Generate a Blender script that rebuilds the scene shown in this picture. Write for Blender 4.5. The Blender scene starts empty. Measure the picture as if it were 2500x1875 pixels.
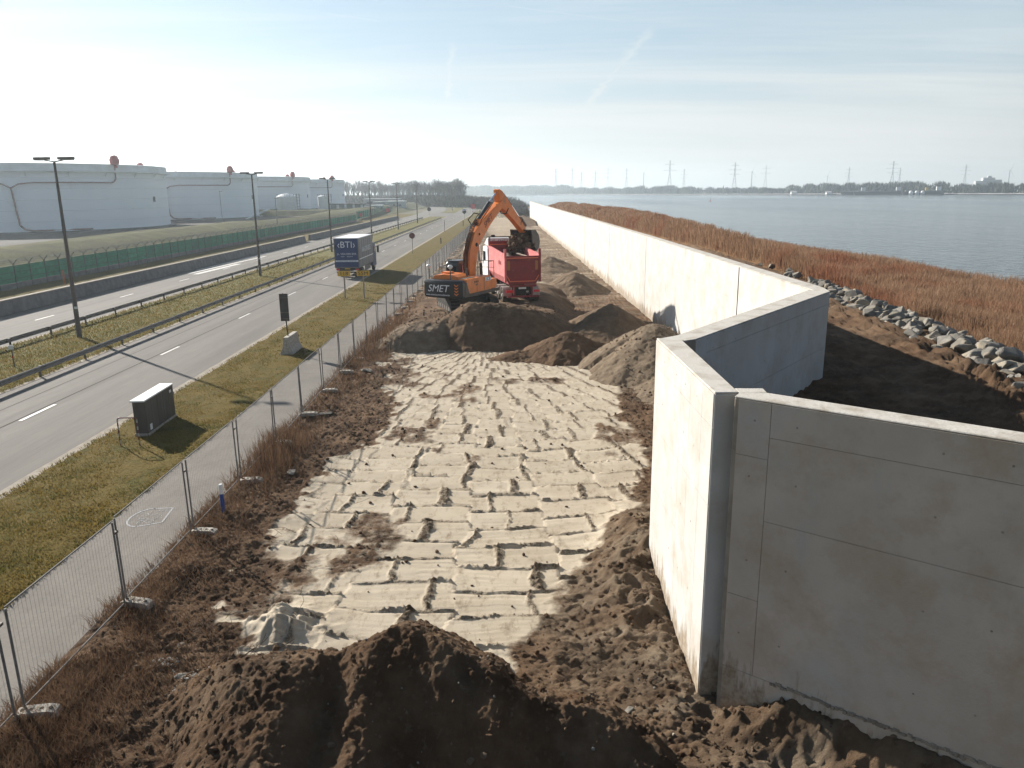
import bpy, math, random
import numpy as np
from mathutils import Vector, Matrix
PI = math.pi
random.seed(7); RNG = np.random.default_rng(11)
S = bpy.context.scene
COL = S.collection

# ------------------------------------------------------------------ camera, light, exposure
cam_d = bpy.data.cameras.new('camera'); cam = bpy.data.objects.new('camera', cam_d); COL.objects.link(cam)
S.camera = cam
CAM_H = 8.6; PITCH = math.atan(469.5/1900.0); ROLL = 0.010
fw = Vector((0, math.cos(PITCH), -math.sin(PITCH))); dn = Vector((0, -math.sin(PITCH), -math.cos(PITCH))); rt = Vector((1, 0, 0))
R_ = rt*math.cos(ROLL)+dn*math.sin(ROLL); D_ = -rt*math.sin(ROLL)+dn*math.cos(ROLL)
m = Matrix.Identity(4)
for i in range(3):
    m[i][0] = R_[i]; m[i][1] = -D_[i]; m[i][2] = -fw[i]
m[2][3] = CAM_H
cam.matrix_world = m
cam_d.sensor_width = 36; cam_d.lens = 36*1900/2500.0
cam_d.clip_start = 0.1; cam_d.clip_end = 12000
S.view_settings.view_transform = 'Standard'; S.view_settings.look = 'None'
S.view_settings.gamma = 1; S.view_settings.use_curve_mapping = False
S.view_settings.exposure = 1.05
S.cycles.use_denoising = True
S.cycles.volume_bounces = 1; S.cycles.max_bounces = 8
SUN_EL = math.radians(25.0)
sun_dir = Vector((-math.cos(SUN_EL)*0.7105, math.cos(SUN_EL)*0.7037, math.sin(SUN_EL)))   # towards the sun
sd = bpy.data.lights.new('sun', 'SUN'); sd.energy = 5.0; sd.angle = math.radians(0.6); sd.color = (1.0, 0.935, 0.845)
so = bpy.data.objects.new('sun', sd); COL.objects.link(so)
so.rotation_euler = sun_dir.to_track_quat('Z', 'Y').to_euler()

W = bpy.data.worlds.new('World'); S.world = W; W.use_nodes = True
wn = W.node_tree; wn.nodes.clear()
def N(nt, t, **k):
    n = nt.nodes.new(t)
    for a, b in k.items(): setattr(n, a, b)
    return n
def build_world():
    L = wn.links.new
    out = N(wn, 'ShaderNodeOutputWorld'); bg = N(wn, 'ShaderNodeBackground'); bg.inputs['Strength'].default_value = 0.05
    sky = N(wn, 'ShaderNodeTexSky', sky_type='NISHITA'); sky.sun_disc = False
    sky.sun_elevation = SUN_EL; sky.sun_rotation = math.radians(-45.3)
    sky.air_density = 1.0; sky.dust_density = 0.05; sky.ozone_density = 2.5; sky.altitude = 0
    tc = N(wn, 'ShaderNodeTexCoord')
    sep = N(wn, 'ShaderNodeSeparateXYZ'); L(tc.outputs['Generated'], sep.inputs[0])
    # project the view direction on a flat cloud deck so that streaks foreshorten towards the horizon
    zz = N(wn, 'ShaderNodeMath', operation='ADD'); L(sep.outputs['Z'], zz.inputs[0]); zz.inputs[1].default_value = 0.09
    zm = N(wn, 'ShaderNodeMath', operation='MAXIMUM'); L(zz.outputs[0], zm.inputs[0]); zm.inputs[1].default_value = 0.03
    dx = N(wn, 'ShaderNodeMath', operation='DIVIDE'); L(sep.outputs['X'], dx.inputs[0]); L(zm.outputs[0], dx.inputs[1])
    dy = N(wn, 'ShaderNodeMath', operation='DIVIDE'); L(sep.outputs['Y'], dy.inputs[0]); L(zm.outputs[0], dy.inputs[1])
    cb = N(wn, 'ShaderNodeCombineXYZ'); L(dx.outputs[0], cb.inputs[0]); L(dy.outputs[0], cb.inputs[1])
    def streaks(rot, sx, sy, scale, lo, hi, seed):
        mp = N(wn, 'ShaderNodeMapping'); L(cb.outputs[0], mp.inputs[0]); mp.inputs['Rotation'].default_value = (0, 0, rot)
        mp.inputs['Scale'].default_value = (sx, sy, 1); mp.inputs['Location'].default_value = (seed, seed*1.7, 0)
        nz = N(wn, 'ShaderNodeTexNoise'); L(mp.outputs[0], nz.inputs[0]); nz.inputs['Scale'].default_value = scale
        nz.inputs['Detail'].default_value = 8; nz.inputs['Roughness'].default_value = 0.62; nz.inputs['Distortion'].default_value = 0.5
        r = N(wn, 'ShaderNodeMapRange'); L(nz.outputs[0], r.inputs[0]); r.inputs[1].default_value = lo; r.inputs[2].default_value = hi
        r.clamp = True; return r.outputs[0]
    s1 = streaks(0.25, 0.16, 1.0, 1.3, 0.44, 0.78, 3.0)
    s2 = streaks(-0.1, 0.3, 1.4, 0.7, 0.42, 0.75, 9.0)
    mx = N(wn, 'ShaderNodeMath', operation='MAXIMUM'); L(s1, mx.inputs[0]); L(s2, mx.inputs[1])
    # two old vapour trails: thin bands on the same cloud deck
    def trail(x0, y0, x1, y1, w, seed):
        l = math.hypot(x1-x0, y1-y0); ux, uy = (x1-x0)/l, (y1-y0)/l
        mp = N(wn, 'ShaderNodeVectorMath', operation='SUBTRACT'); L(cb.outputs[0], mp.inputs[0]); mp.inputs[1].default_value = (x0, y0, 0)
        ds = N(wn, 'ShaderNodeVectorMath', operation='DOT_PRODUCT'); L(mp.outputs[0], ds.inputs[0]); ds.inputs[1].default_value = (-uy, ux, 0)
        dt = N(wn, 'ShaderNodeVectorMath', operation='DOT_PRODUCT'); L(mp.outputs[0], dt.inputs[0]); dt.inputs[1].default_value = (ux, uy, 0)
        nz = N(wn, 'ShaderNodeTexNoise'); L(cb.outputs[0], nz.inputs[0]); nz.inputs['Scale'].default_value = 9+seed; nz.inputs['Detail'].default_value = 4
        off = N(wn, 'ShaderNodeMath', operation='MULTIPLY_ADD'); L(nz.outputs[0], off.inputs[0]); off.inputs[1].default_value = w*2.2; L(ds.outputs['Value'], off.inputs[2])
        ab = N(wn, 'ShaderNodeMath', operation='ABSOLUTE'); L(off.outputs[0], ab.inputs[0])
        r = N(wn, 'ShaderNodeMapRange'); L(ab.outputs[0], r.inputs[0]); r.inputs[1].default_value = w; r.inputs[2].default_value = 0; r.inputs[3].default_value = 0; r.inputs[4].default_value = 1
        c = N(wn, 'ShaderNodeMath', operation='SUBTRACT'); L(dt.outputs['Value'], c.inputs[0]); c.inputs[1].default_value = l/2
        a2 = N(wn, 'ShaderNodeMath', operation='ABSOLUTE'); L(c.outputs[0], a2.inputs[0])
        r2 = N(wn, 'ShaderNodeMapRange'); L(a2.outputs[0], r2.inputs[0]); r2.inputs[1].default_value = l/2; r2.inputs[2].default_value = l/3; 
        mu = N(wn, 'ShaderNodeMath', operation='MULTIPLY'); L(r.outputs[0], mu.inputs[0]); L(r2.outputs[0], mu.inputs[1])
        m3 = N(wn, 'ShaderNodeMath', operation='MULTIPLY'); L(mu.outputs[0], m3.inputs[0]); m3.inputs[1].default_value = 0.6
        return m3.outputs[0]
    def deck(px, py):
        d = (px-1250)/1900*R_ + (py-937.5)/1900*D_ + fw; d.normalize(); z = max(d.z+0.09, 0.03); return d.x/z, d.y/z
    acc = mx.outputs[0]
    for (a, b, w, sdv) in (((1430, 285), (1650, 30), 0.045, 0), ((1105, 250), (1125, 90), 0.03, 3), ((760, 30), (950, 58), 0.012, 5), ((1180, 10), (1560, 60), 0.012, 2)):
        x0, y0 = deck(*a); x1, y1 = deck(*b)
        q = N(wn, 'ShaderNodeMath', operation='MAXIMUM'); L(acc, q.inputs[0]); L(trail(x0, y0, x1, y1, w, sdv), q.inputs[1]); acc = q.outputs[0]
    # thin veil: thicker low down
    hz = N(wn, 'ShaderNodeMapRange'); L(sep.outputs['Z'], hz.inputs[0]); hz.inputs[1].default_value = 0.0; hz.inputs[2].default_value = 0.42; hz.inputs[3].default_value = 0.86; hz.inputs[4].default_value = 0.0
    c1 = N(wn, 'ShaderNodeMath', operation='MULTIPLY'); L(acc, c1.inputs[0]); c1.inputs[1].default_value = 0.5
    c2 = N(wn, 'ShaderNodeMath', operation='ADD', use_clamp=True); L(c1.outputs[0], c2.inputs[0]); L(hz.outputs[0], c2.inputs[1])
    mix = N(wn, 'ShaderNodeMix', data_type='RGBA'); L(c2.outputs[0], mix.inputs[0]); L(sky.outputs[0], mix.inputs[6])
    # the veil scatters sunlight: brighter towards the sun
    dt = N(wn, 'ShaderNodeVectorMath', operation='DOT_PRODUCT'); L(tc.outputs['Generated'], dt.inputs[0]); dt.inputs[1].default_value = tuple(sun_dir)
    vr = N(wn, 'ShaderNodeMapRange'); L(dt.outputs['Value'], vr.inputs[0]); vr.inputs[1].default_value = -0.40; vr.inputs[2].default_value = 0.30; vr.inputs[3].default_value = 3.3; vr.inputs[4].default_value = 7.8
    vc = N(wn, 'ShaderNodeVectorMath', operation='SCALE'); zc = N(wn, 'ShaderNodeMapRange'); L(sep.outputs['Z'], zc.inputs[0]); zc.inputs[1].default_value = 0.02; zc.inputs[2].default_value = 0.20
    cm = N(wn, 'ShaderNodeMix', data_type='RGBA'); L(zc.outputs[0], cm.inputs[0]); cm.inputs[6].default_value = (1.0, 0.985, 0.96, 1); cm.inputs[7].default_value = (0.76, 0.93, 1.00, 1)
    cm2 = N(wn, 'ShaderNodeMix', data_type='RGBA'); L(c1.outputs[0], cm2.inputs[0]); L(cm.outputs[2], cm2.inputs[6]); cm2.inputs[7].default_value = (1.12, 1.12, 1.08, 1)
    L(cm2.outputs[2], vc.inputs[0]); L(vr.outputs[0], vc.inputs['Scale'])
    L(vc.outputs[0], mix.inputs[7])
    L(mix.outputs[2], bg.inputs[0]); L(bg.outputs[0], out.inputs[0])
build_world()

# ------------------------------------------------------------------ numpy noise
def _h(ix, iy, s):
    n = (ix.astype(np.int64)*374761393 + iy.astype(np.int64)*668265263 + s*144665) & 0xffffffff
    n = ((n ^ (n >> 13))*1274126177) & 0xffffffff
    n = ((n ^ (n >> 16))*2246822519) & 0xffffffff
    return ((n ^ (n >> 15)) & 0xffffff)/float(0xffffff)
def vn(x, y, s=0):
    ix = np.floor(x); iy = np.floor(y); fx = x-ix; fy = y-iy
    fx = fx*fx*fx*(fx*(fx*6-15)+10); fy = fy*fy*fy*(fy*(fy*6-15)+10)
    a = _h(ix, iy, s); b = _h(ix+1, iy, s); c = _h(ix, iy+1, s); d = _h(ix+1, iy+1, s)
    return (a+(b-a)*fx+(c-a)*fy+(a-b-c+d)*fx*fy)*2-1
def fbm(x, y, o=4, s=0, g=0.5):
    r = 0; a = 1; t = 0
    ca, sa = math.cos(0.6), math.sin(0.6)
    for i in range(o):
        r = r+a*vn(x, y, s+i*17); t += a; a *= g
        x, y = (x*ca-y*sa)*2.03+5.1, (x*sa+y*ca)*2.03-3.7
    return r/t
def ridge(x, y, o=3, s=0):
    r = 0; a = 1; t = 0
    for i in range(o):
        r = r+a*(1-2*np.abs(vn(x, y, s+i*13))); t += a; a *= 0.5; x, y = x*2.1+1.3, y*2.1+7.7
    return r/t
def clods(x, y, s=0):
    """rounded lumps on a jittered lattice"""
    ix = np.floor(x); iy = np.floor(y); best = np.full(np.shape(x), 9.0); bh = np.zeros(np.shape(x))
    for i in (-1, 0, 1):
        for j in (-1, 0, 1):
            cx = ix+i; cy = iy+j
            px = cx+0.15+0.7*_h(cx, cy, s); py = cy+0.15+0.7*_h(cx, cy, s+5); rr = 0.25+0.75*_h(cx, cy, s+9)**2
            d = np.hypot(x-px, y-py)/(0.55*rr+0.15); w = d < best
            best = np.where(w, d, best); bh = np.where(w, rr, bh)
    return np.clip(1-best*best, 0, 1)**0.5*bh
def sstep(a, b, x):
    t = np.clip((x-a)/(b-a), 0, 1); return t*t*(3-2*t)

# ------------------------------------------------------------------ mesh helpers
def mesh_np(name, V, F, mat, parent=None, smooth=False, attrs=None):
    V = np.asarray(V, dtype=np.float32); F = np.asarray(F, dtype=np.int32); k = F.shape[1]
    me = bpy.data.meshes.new(name); me.vertices.add(len(V)); me.vertices.foreach_set('co', V.ravel())
    me.loops.add(F.size); me.loops.foreach_set('vertex_index', F.ravel())
    me.polygons.add(len(F)); me.polygons.foreach_set('loop_start', np.arange(0, F.size, k, dtype=np.int32))
    me.polygons.foreach_set('use_smooth', np.full(len(F), smooth))
    me.update(calc_edges=True)
    for an, av in (attrs or {}).items():
        a = me.attributes.new(an, 'FLOAT', 'POINT'); a.data.foreach_set('value', np.asarray(av, dtype=np.float32).ravel())
    me.materials.append(mat)
    o = bpy.data.objects.new(name, me); COL.objects.link(o); o.parent = parent
    return o
def gridF(nr, nc):
    i = np.arange(nr-1)[:, None]*nc+np.arange(nc-1)[None, :]
    return np.stack([i, i+1, i+nc+1, i+nc], -1).reshape(-1, 4)
class G:
    def __init__(s): s.v = []; s.f = []; s.mi = []
    def add(s, vs, fs, mi=0):
        b = len(s.v); s.v += [tuple(v) for v in vs]; s.f += [tuple(b+i for i in f) for f in fs]; s.mi += [mi]*len(fs); return s
    def box(s, c, d, rz=0, mi=0, rx=0, taper=1.0):
        x, y, z = d[0]/2, d[1]/2, d[2]/2
        M = Matrix.Rotation(rz, 3, 'Z') @ Matrix.Rotation(rx, 3, 'X')
        vs = []
        for sz in (-1, 1):
            t = taper if sz > 0 else 1
            for sx, sy in ((-1, -1), (1, -1), (1, 1), (-1, 1)): vs.append(M @ Vector((sx*x*t, sy*y*t, sz*z))+Vector(c))
        return s.add(vs, [(3, 2, 1, 0), (4, 5, 6, 7), (0, 1, 5, 4), (1, 2, 6, 5), (2, 3, 7, 6), (3, 0, 4, 7)], mi)
    def beam(s, p0, p1, w, h, mi=0, w1=None, h1=None, up=(0, 0, 1)):
        p0 = Vector(p0); p1 = Vector(p1); d = (p1-p0).normalized(); u = Vector(up)
        if abs(d.dot(u)) > 0.98: u = Vector((0, 1, 0))
        a = d.cross(u).normalized(); b = a.cross(d).normalized(); w1 = w if w1 is None else w1; h1 = h if h1 is None else h1; vs = []
        for p, ww, hh in ((p0, w, h), (p1, w1, h1)):
            for sx, sy in ((-1, -1), (1, -1), (1, 1), (-1, 1)): vs.append(p+a*sx*ww/2+b*sy*hh/2)
        return s.add(vs, [(3, 2, 1, 0), (4, 5, 6, 7), (0, 1, 5, 4), (1, 2, 6, 5), (2, 3, 7, 6), (3, 0, 4, 7)], mi)
    def cyl(s, p0, p1, r0, r1=None, n=12, mi=0, cap=True):
        r1 = r0 if r1 is None else r1
        p0 = Vector(p0); p1 = Vector(p1); d = (p1-p0).normalized(); u = Vector((0, 0, 1)) if abs(d.z) < 0.95 else Vector((1, 0, 0))
        a = d.cross(u).normalized(); b = d.cross(a); vs = []
        for p, r in ((p0, r0), (p1, r1)):
            for i in range(n): t = 2*PI*i/n; vs.append(p+(a*math.cos(t)+b*math.sin(t))*r)
        fs = [(i, (i+1) % n, n+(i+1) % n, n+i) for i in range(n)]
        if cap: fs += [tuple(range(n-1, -1, -1)), tuple(range(n, 2*n))]
        return s.add(vs, fs, mi)
    def tube(s, pts, r, n=6, mi=0):
        for a, b in zip(pts[:-1], pts[1:]): s.cyl(a, b, r, r, n, mi)
        return s
    def lathe(s, prof, c=(0, 0, 0), n=24, mi=0):
        vs = []; fs = []
        for r, z in prof:
            for i in range(n): t = 2*PI*i/n; vs.append((c[0]+r*math.cos(t), c[1]+r*math.sin(t), c[2]+z))
        for k in range(len(prof)-1):
            for i in range(n): fs.append((k*n+i, k*n+(i+1) % n, (k+1)*n+(i+1) % n, (k+1)*n+i))
        return s.add(vs, fs, mi)
    def prism(s, prof, ax, t0, t1, mi=0):
        """extrude a closed 2D profile; ax='x': prof=(y,z); 'y': prof=(x,z); 'z': prof=(x,y)"""
        n = len(prof)
        def pt(p, t): return {'x': (t, p[0], p[1]), 'y': (p[0], t, p[1]), 'z': (p[0], p[1], t)}[ax]
        vs = [pt(p, t0) for p in prof]+[pt(p, t1) for p in prof]
        fs = [(i, (i+1) % n, n+(i+1) % n, n+i) for i in range(n)]+[tuple(range(n-1, -1, -1)), tuple(range(n, 2*n))]
        return s.add(vs, fs, mi)
    def mesh(s, name, mats):
        import bmesh
        me = bpy.data.meshes.new(name); me.from_pydata(s.v, [], s.f)
        for m_ in (mats if isinstance(mats, (list, tuple)) else [mats]): me.materials.append(m_)
        if any(s.mi): me.polygons.foreach_set('material_index', s.mi)
        bm = bmesh.new(); bm.from_mesh(me); bmesh.ops.recalc_face_normals(bm, faces=bm.faces); bm.to_mesh(me); bm.free()
        me.update(); return me
    def build(s, name, mats, parent=None, loc=(0, 0, 0), rz=0, smooth=False, bevel=0):
        me = s.mesh(name, mats)
        if smooth:
            me.polygons.foreach_set('use_smooth', [True]*len(me.polygons))
        o = bpy.data.objects.new(name, me); COL.objects.link(o); o.parent = parent; o.location = loc; o.rotation_euler = (0, 0, rz)
        if bevel:
            b = o.modifiers.new('bevel', 'BEVEL'); b.width = bevel; b.segments = 2; b.limit_method = 'ANGLE'
        return o
def put(name, me, parent=None, loc=(0, 0, 0), rz=0, rot=None, scale=None):
    o = bpy.data.objects.new(name, me); COL.objects.link(o); o.parent = parent; o.location = loc
    o.rotation_euler = rot if rot is not None else (0, 0, rz)
    if scale is not None: o.scale = scale
    return o
def tag(o, label, cat, group=None, kind=None):
    o['label'] = label; o['category'] = cat
    if group: o['group'] = group
    if kind: o['kind'] = kind
    return o
def thing(name, label, cat, loc=(0, 0, 0), rz=0, group=None):
    o = bpy.data.objects.new(name, None); COL.objects.link(o); o.location = loc; o.rotation_euler = (0, 0, rz)
    o.empty_display_size = 0.3
    return tag(o, label, cat, group)
def struct(o): o['kind'] = 'structure'; return o
def stuff(o, label=None, cat=None):
    o['kind'] = 'stuff'
    if label: o['label'] = label
    if cat: o['category'] = cat
    return o
def copy_tree(o, parent=None):
    c = o.copy(); COL.objects.link(c); c.parent = parent
    for ch in list(o.children): copy_tree(ch, c)
    return c
def text(name, s, size, mat, parent, loc, rot, align='CENTER', extr=0.004, sx=1.0, shear=0.0):
    cu = bpy.data.curves.new(name, 'FONT'); cu.body = s; cu.size = size; cu.extrude = extr; cu.align_x = align; cu.align_y = 'CENTER'; cu.shear = shear
    cu.resolution_u = 3
    t = bpy.data.objects.new(name, cu); COL.objects.link(t)
    dg = bpy.context.evaluated_depsgraph_get(); me = bpy.data.meshes.new_from_object(t.evaluated_get(dg)); bpy.data.objects.remove(t)
    me.materials.clear(); me.materials.append(mat)
    o = bpy.data.objects.new(name, me); COL.objects.link(o); o.parent = parent; o.location = loc; o.rotation_euler = rot; o.scale = (sx, 1, 1)
    return o

# ------------------------------------------------------------------ materials
def mat(name, c1, c2=None, scale=3.0, rough=0.8, bump=0.0, bscale=None, trans=0.0, detail=6, lo=0.35, hi=0.65, metal=0.0, stretch=None,
        fine=0.0, spec=0.5, world=False, c3=None, s3=0.5, l3=0.5, h3=0.7, coat=0.0, rand=0.0):
    m_ = bpy.data.materials.new(name); m_.use_nodes = True; nt = m_.node_tree; L = nt.links.new
    b = nt.nodes['Principled BSDF']; b.inputs['Roughness'].default_value = rough; b.inputs['Metallic'].default_value = metal
    if rough >= 0.85 and spec == 0.5: spec = 0.15
    b.inputs['Specular IOR Level'].default_value = spec; b.inputs['Coat Weight'].default_value = coat
    if world: co = N(nt, 'ShaderNodeNewGeometry').outputs['Position']
    else: co = N(nt, 'ShaderNodeTexCoord').outputs['Object']
    mp = N(nt, 'ShaderNodeMapping'); L(co, mp.inputs[0]); co2 = mp.outputs[0]
    if stretch: mp.inputs['Scale'].default_value = stretch
    if rand or not world:
        oi = N(nt, 'ShaderNodeObjectInfo'); mu = N(nt, 'ShaderNodeMath', operation='MULTIPLY'); L(oi.outputs['Random'], mu.inputs[0]); mu.inputs[1].default_value = 37.0
        cbx = N(nt, 'ShaderNodeCombineXYZ'); L(mu.outputs[0], cbx.inputs[0]); L(mu.outputs[0], cbx.inputs[1]); L(cbx.outputs[0], mp.inputs['Location'])
    cur = None
    def noise(sc, d, src, r=0.6):
        n = N(nt, 'ShaderNodeTexNoise'); L(src, n.inputs[0]); n.inputs['Scale'].default_value = sc; n.inputs['Detail'].default_value = d; n.inputs['Roughness'].default_value = r
        return n.outputs[0]
    def mixc(f, a, c):
        mx = N(nt, 'ShaderNodeMix', data_type='RGBA'); L(f, mx.inputs[0])
        if isinstance(a, tuple): mx.inputs[6].default_value = (*a, 1)
        else: L(a, mx.inputs[6])
        mx.inputs[7].default_value = (*c, 1); return mx.outputs[2]
    if c2 is not None:
        r = N(nt, 'ShaderNodeMapRange'); L(noise(scale, detail, co2), r.inputs[0]); r.inputs[1].default_value = lo; r.inputs[2].default_value = hi
        cur = mixc(r.outputs[0], c1, c2)
    else: cur = None; b.inputs['Base Color'].default_value = (*c1, 1)
    if c3 is not None:
        r = N(nt, 'ShaderNodeMapRange'); L(noise(s3, 5, co2), r.inputs[0]); r.inputs[1].default_value = l3; r.inputs[2].default_value = h3
        cur = mixc(r.outputs[0], cur if cur is not None else c1, c3)
    if fine:
        r = N(nt, 'ShaderNodeMapRange'); L(noise(scale*14, 3, co2), r.inputs[0]); r.inputs[1].default_value = 0.25; r.inputs[2].default_value = 0.75
        r.inputs[3].default_value = 1-fine; r.inputs[4].default_value = 1+fine
        vm = N(nt, 'ShaderNodeVectorMath', operation='SCALE'); L(r.outputs[0], vm.inputs['Scale'])
        if cur is not None: L(cur, vm.inputs[0])
        else: vm.inputs[0].default_value = c1
        cur = vm.outputs[0]
    if rand:
        oi2 = N(nt, 'ShaderNodeObjectInfo'); r = N(nt, 'ShaderNodeMapRange'); L(oi2.outputs['Random'], r.inputs[0]); r.inputs[3].default_value = 1-rand; r.inputs[4].default_value = 1+rand
        vm = N(nt, 'ShaderNodeVectorMath', operation='SCALE'); L(r.outputs[0], vm.inputs['Scale'])
        if cur is not None: L(cur, vm.inputs[0])
        else: vm.inputs[0].default_value = c1
        cur = vm.outputs[0]
    if cur is not None: L(cur, b.inputs['Base Color'])
    if trans:
        tr = N(nt, 'ShaderNodeBsdfTranslucent'); ms = N(nt, 'ShaderNodeMixShader'); ms.inputs[0].default_value = trans
        if cur is not None: L(cur, tr.inputs[0])
        L(b.outputs[0], ms.inputs[1]); L(tr.outputs[0], ms.inputs[2]); L(ms.outputs[0], nt.nodes['Material Output'].inputs['Surface'])
    if bump:
        bp = N(nt, 'ShaderNodeBump'); bp.inputs['Strength'].default_value = 1.0; bp.inputs['Distance'].default_value = bump
        L(noise(bscale or scale*3, 8, co2, 0.65), bp.inputs['Height']); L(bp.outputs[0], b.inputs['Normal'])
    return m_

M = {}
M['asphalt'] = mat('asphalt', (0.128, 0.117, 0.103), (0.160, 0.146, 0.129), scale=1.1, stretch=(0.9, 0.05, 1), rough=0.9, spec=0.2, bump=0.004, bscale=60, fine=0.10, world=True, c3=(0.108, 0.098, 0.087), s3=0.7, l3=0.5, h3=0.72)
M['path'] = mat('path_asphalt', (0.180, 0.163, 0.143), (0.215, 0.196, 0.172), scale=0.8, rough=0.95, spec=0.15, bump=0.004, bscale=70, fine=0.1, world=True)
M['kerb'] = mat('kerb_concrete', (0.31, 0.27, 0.215), (0.21, 0.18, 0.14), scale=2.5, rough=0.9, bump=0.01, fine=0.12, world=True)
M['paint'] = mat('road_paint', (0.62, 0.60, 0.56), (0.42, 0.40, 0.36), scale=6, rough=0.6, world=True, fine=0.1)
M['grass'] = mat('verge_grass', (0.105, 0.077, 0.014), (0.135, 0.092, 0.020), scale=1.6, rough=1.0, bump=0.09, bscale=7, fine=0.35, world=True, c3=(0.075, 0.066, 0.012), s3=0.9, l3=0.48, h3=0.66, spec=0.1)
M['grassblade'] = mat('grass_blade', (0.135, 0.105, 0.026), (0.19, 0.130, 0.038), scale=1.2, trans=0.45, rough=0.9, world=True, c3=(0.085, 0.080, 0.02), s3=0.8, l3=0.48, h3=0.62, spec=0.1)
M['median'] = mat('median_grass', (0.115, 0.110, 0.028), (0.160, 0.124, 0.040), scale=1.5, rough=1.0, bump=0.09, bscale=7, fine=0.3, world=True, c3=(0.085, 0.09, 0.022), s3=1.1, spec=0.1)
M['land'] = mat('rough_land', (0.10, 0.09, 0.05), (0.16, 0.13, 0.09), scale=0.06, rough=1.0, bump=0.1, bscale=1.5, fine=0.2, world=True, c3=(0.09, 0.105, 0.03), s3=0.02, spec=0.1)
M['bank'] = mat('bank_grass', (0.070, 0.072, 0.014), (0.045, 0.040, 0.013), scale=0.35, rough=1.0, bump=0.25, bscale=1.8, fine=0.3, world=True, c3=(0.10, 0.092, 0.022), s3=0.2, spec=0.1)
M['darkearth'] = mat('dark_tarmac_bund', (0.035, 0.030, 0.027), (0.055, 0.045, 0.038), scale=0.4, rough=0.95, bump=0.02, world=True)
M['concrete'] = mat('pale_concrete', (0.52, 0.505, 0.475), (0.45, 0.43, 0.40), scale=0.7, rough=0.75, bump=0.004, bscale=18, fine=0.06, world=True, c3=(0.40, 0.365, 0.315), s3=0.9, l3=0.52, h3=0.75)
M['steel'] = mat('galvanised_steel', (0.20, 0.195, 0.185), (0.14, 0.135, 0.125), scale=8, rough=0.8, metal=0.0, spec=0.2)
M['darksteel'] = mat('dark_weathered_steel', (0.085, 0.072, 0.06), (0.13, 0.11, 0.09), scale=5, rough=0.75)
M['railsteel'] = mat('grey_rail_steel', (0.13, 0.12, 0.108), (0.19, 0.175, 0.155), scale=2, rough=0.65)
M['block'] = mat('concrete_block', (0.46, 0.43, 0.38), (0.30, 0.27, 0.22), scale=9, rough=0.9, bump=0.01, rand=0.1)
M['barrier'] = mat('grey_barrier_concrete', (0.20, 0.19, 0.18), (0.14, 0.13, 0.125), scale=1.5, rough=0.9, bump=0.006, world=True, fine=0.1)
M['netting'] = mat('green_netting', (0.010, 0.16, 0.075), (0.03, 0.25, 0.14), scale=1.5, rough=0.8, stretch=(1, 1, 2), rand=0.22)
M['greenpost'] = mat('dark_green_post', (0.012, 0.04, 0.028), rough=0.6)
M['tank'] = mat('white_tank_paint', (0.90, 0.91, 0.92), (0.86, 0.87, 0.88), scale=0.12, rough=0.55, world=True, c3=(0.74, 0.715, 0.66), s3=0.22, l3=0.62, h3=0.85, stretch=(1, 1, 0.35))
M['tankgrey'] = mat('tank_rim_paint', (0.80, 0.82, 0.81), (0.70, 0.70, 0.67), scale=0.5, rough=0.6, world=True)
M['red'] = mat('red_foam_box', (0.42, 0.035, 0.03), rough=0.5)
M['redpipe'] = mat('rusty_red_pipe', (0.22, 0.10, 0.08), rough=0.7)
M['orange'] = mat('orange_machine_paint', (0.80, 0.225, 0.028), (0.66, 0.17, 0.025), scale=2.2, rough=0.42, spec=0.5, c3=(0.30, 0.16, 0.08), s3=1.3, l3=0.60, h3=0.82)
M['black'] = mat('black_paint', (0.012, 0.013, 0.016), (0.022, 0.022, 0.024), scale=3, rough=0.35)
M['blackmatt'] = mat('black_rubber', (0.018, 0.017, 0.016), (0.04, 0.034, 0.028), scale=4, rough=0.85)
M['glass'] = mat('dark_cab_glass', (0.015, 0.02, 0.028), rough=0.08, spec=0.8)
M['white'] = mat('white_paint', (0.78, 0.78, 0.77), (0.66, 0.65, 0.62), scale=2, rough=0.5)
M['whiteprint'] = mat('white_lettering', (0.75, 0.77, 0.80), rough=0.6)
M['chrome'] = mat('chrome_rod', (0.75, 0.75, 0.76), rough=0.2, metal=0.9)
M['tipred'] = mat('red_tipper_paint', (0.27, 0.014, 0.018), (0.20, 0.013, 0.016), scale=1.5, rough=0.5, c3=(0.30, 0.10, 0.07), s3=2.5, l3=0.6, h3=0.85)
M['tipside'] = mat('sunlit_pink_red_paint', (0.62, 0.15, 0.15), (0.66, 0.24, 0.22), scale=1.4, rough=0.5, c3=(0.55, 0.11, 0.12), s3=2)  # the tipper red lightened to pink: sunlight painted into the colour
M['tiprim'] = mat('orange_red_trim', (0.75, 0.16, 0.06), rough=0.5)
M['tyre'] = mat('muddy_tyre', (0.035, 0.03, 0.026), (0.10, 0.08, 0.06), scale=5, rough=0.95)
M['rim'] = mat('pale_wheel_rim', (0.45, 0.43, 0.40), (0.30, 0.26, 0.22), scale=6, rough=0.7)
M['redlamp'] = mat('red_lamp', (0.7, 0.02, 0.03), rough=0.3)
M['plate'] = mat('number_plate', (0.70, 0.68, 0.62), rough=0.5)
M['yellow'] = mat('yellow_sign', (0.66, 0.42, 0.03), rough=0.55)
M['blue'] = mat('blue_tarpaulin', (0.008, 0.03, 0.125), (0.012, 0.04, 0.15), scale=2, rough=0.5)
M['curtain'] = mat('grey_curtain_side', (0.16, 0.175, 0.20), (0.10, 0.115, 0.14), scale=1.2, rough=0.5, stretch=(1, 2, 0.4))
M['roofwhite'] = mat('white_tarp_roof', (0.72, 0.73, 0.74), (0.60, 0.61, 0.62), scale=0.8, rough=0.5)
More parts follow.
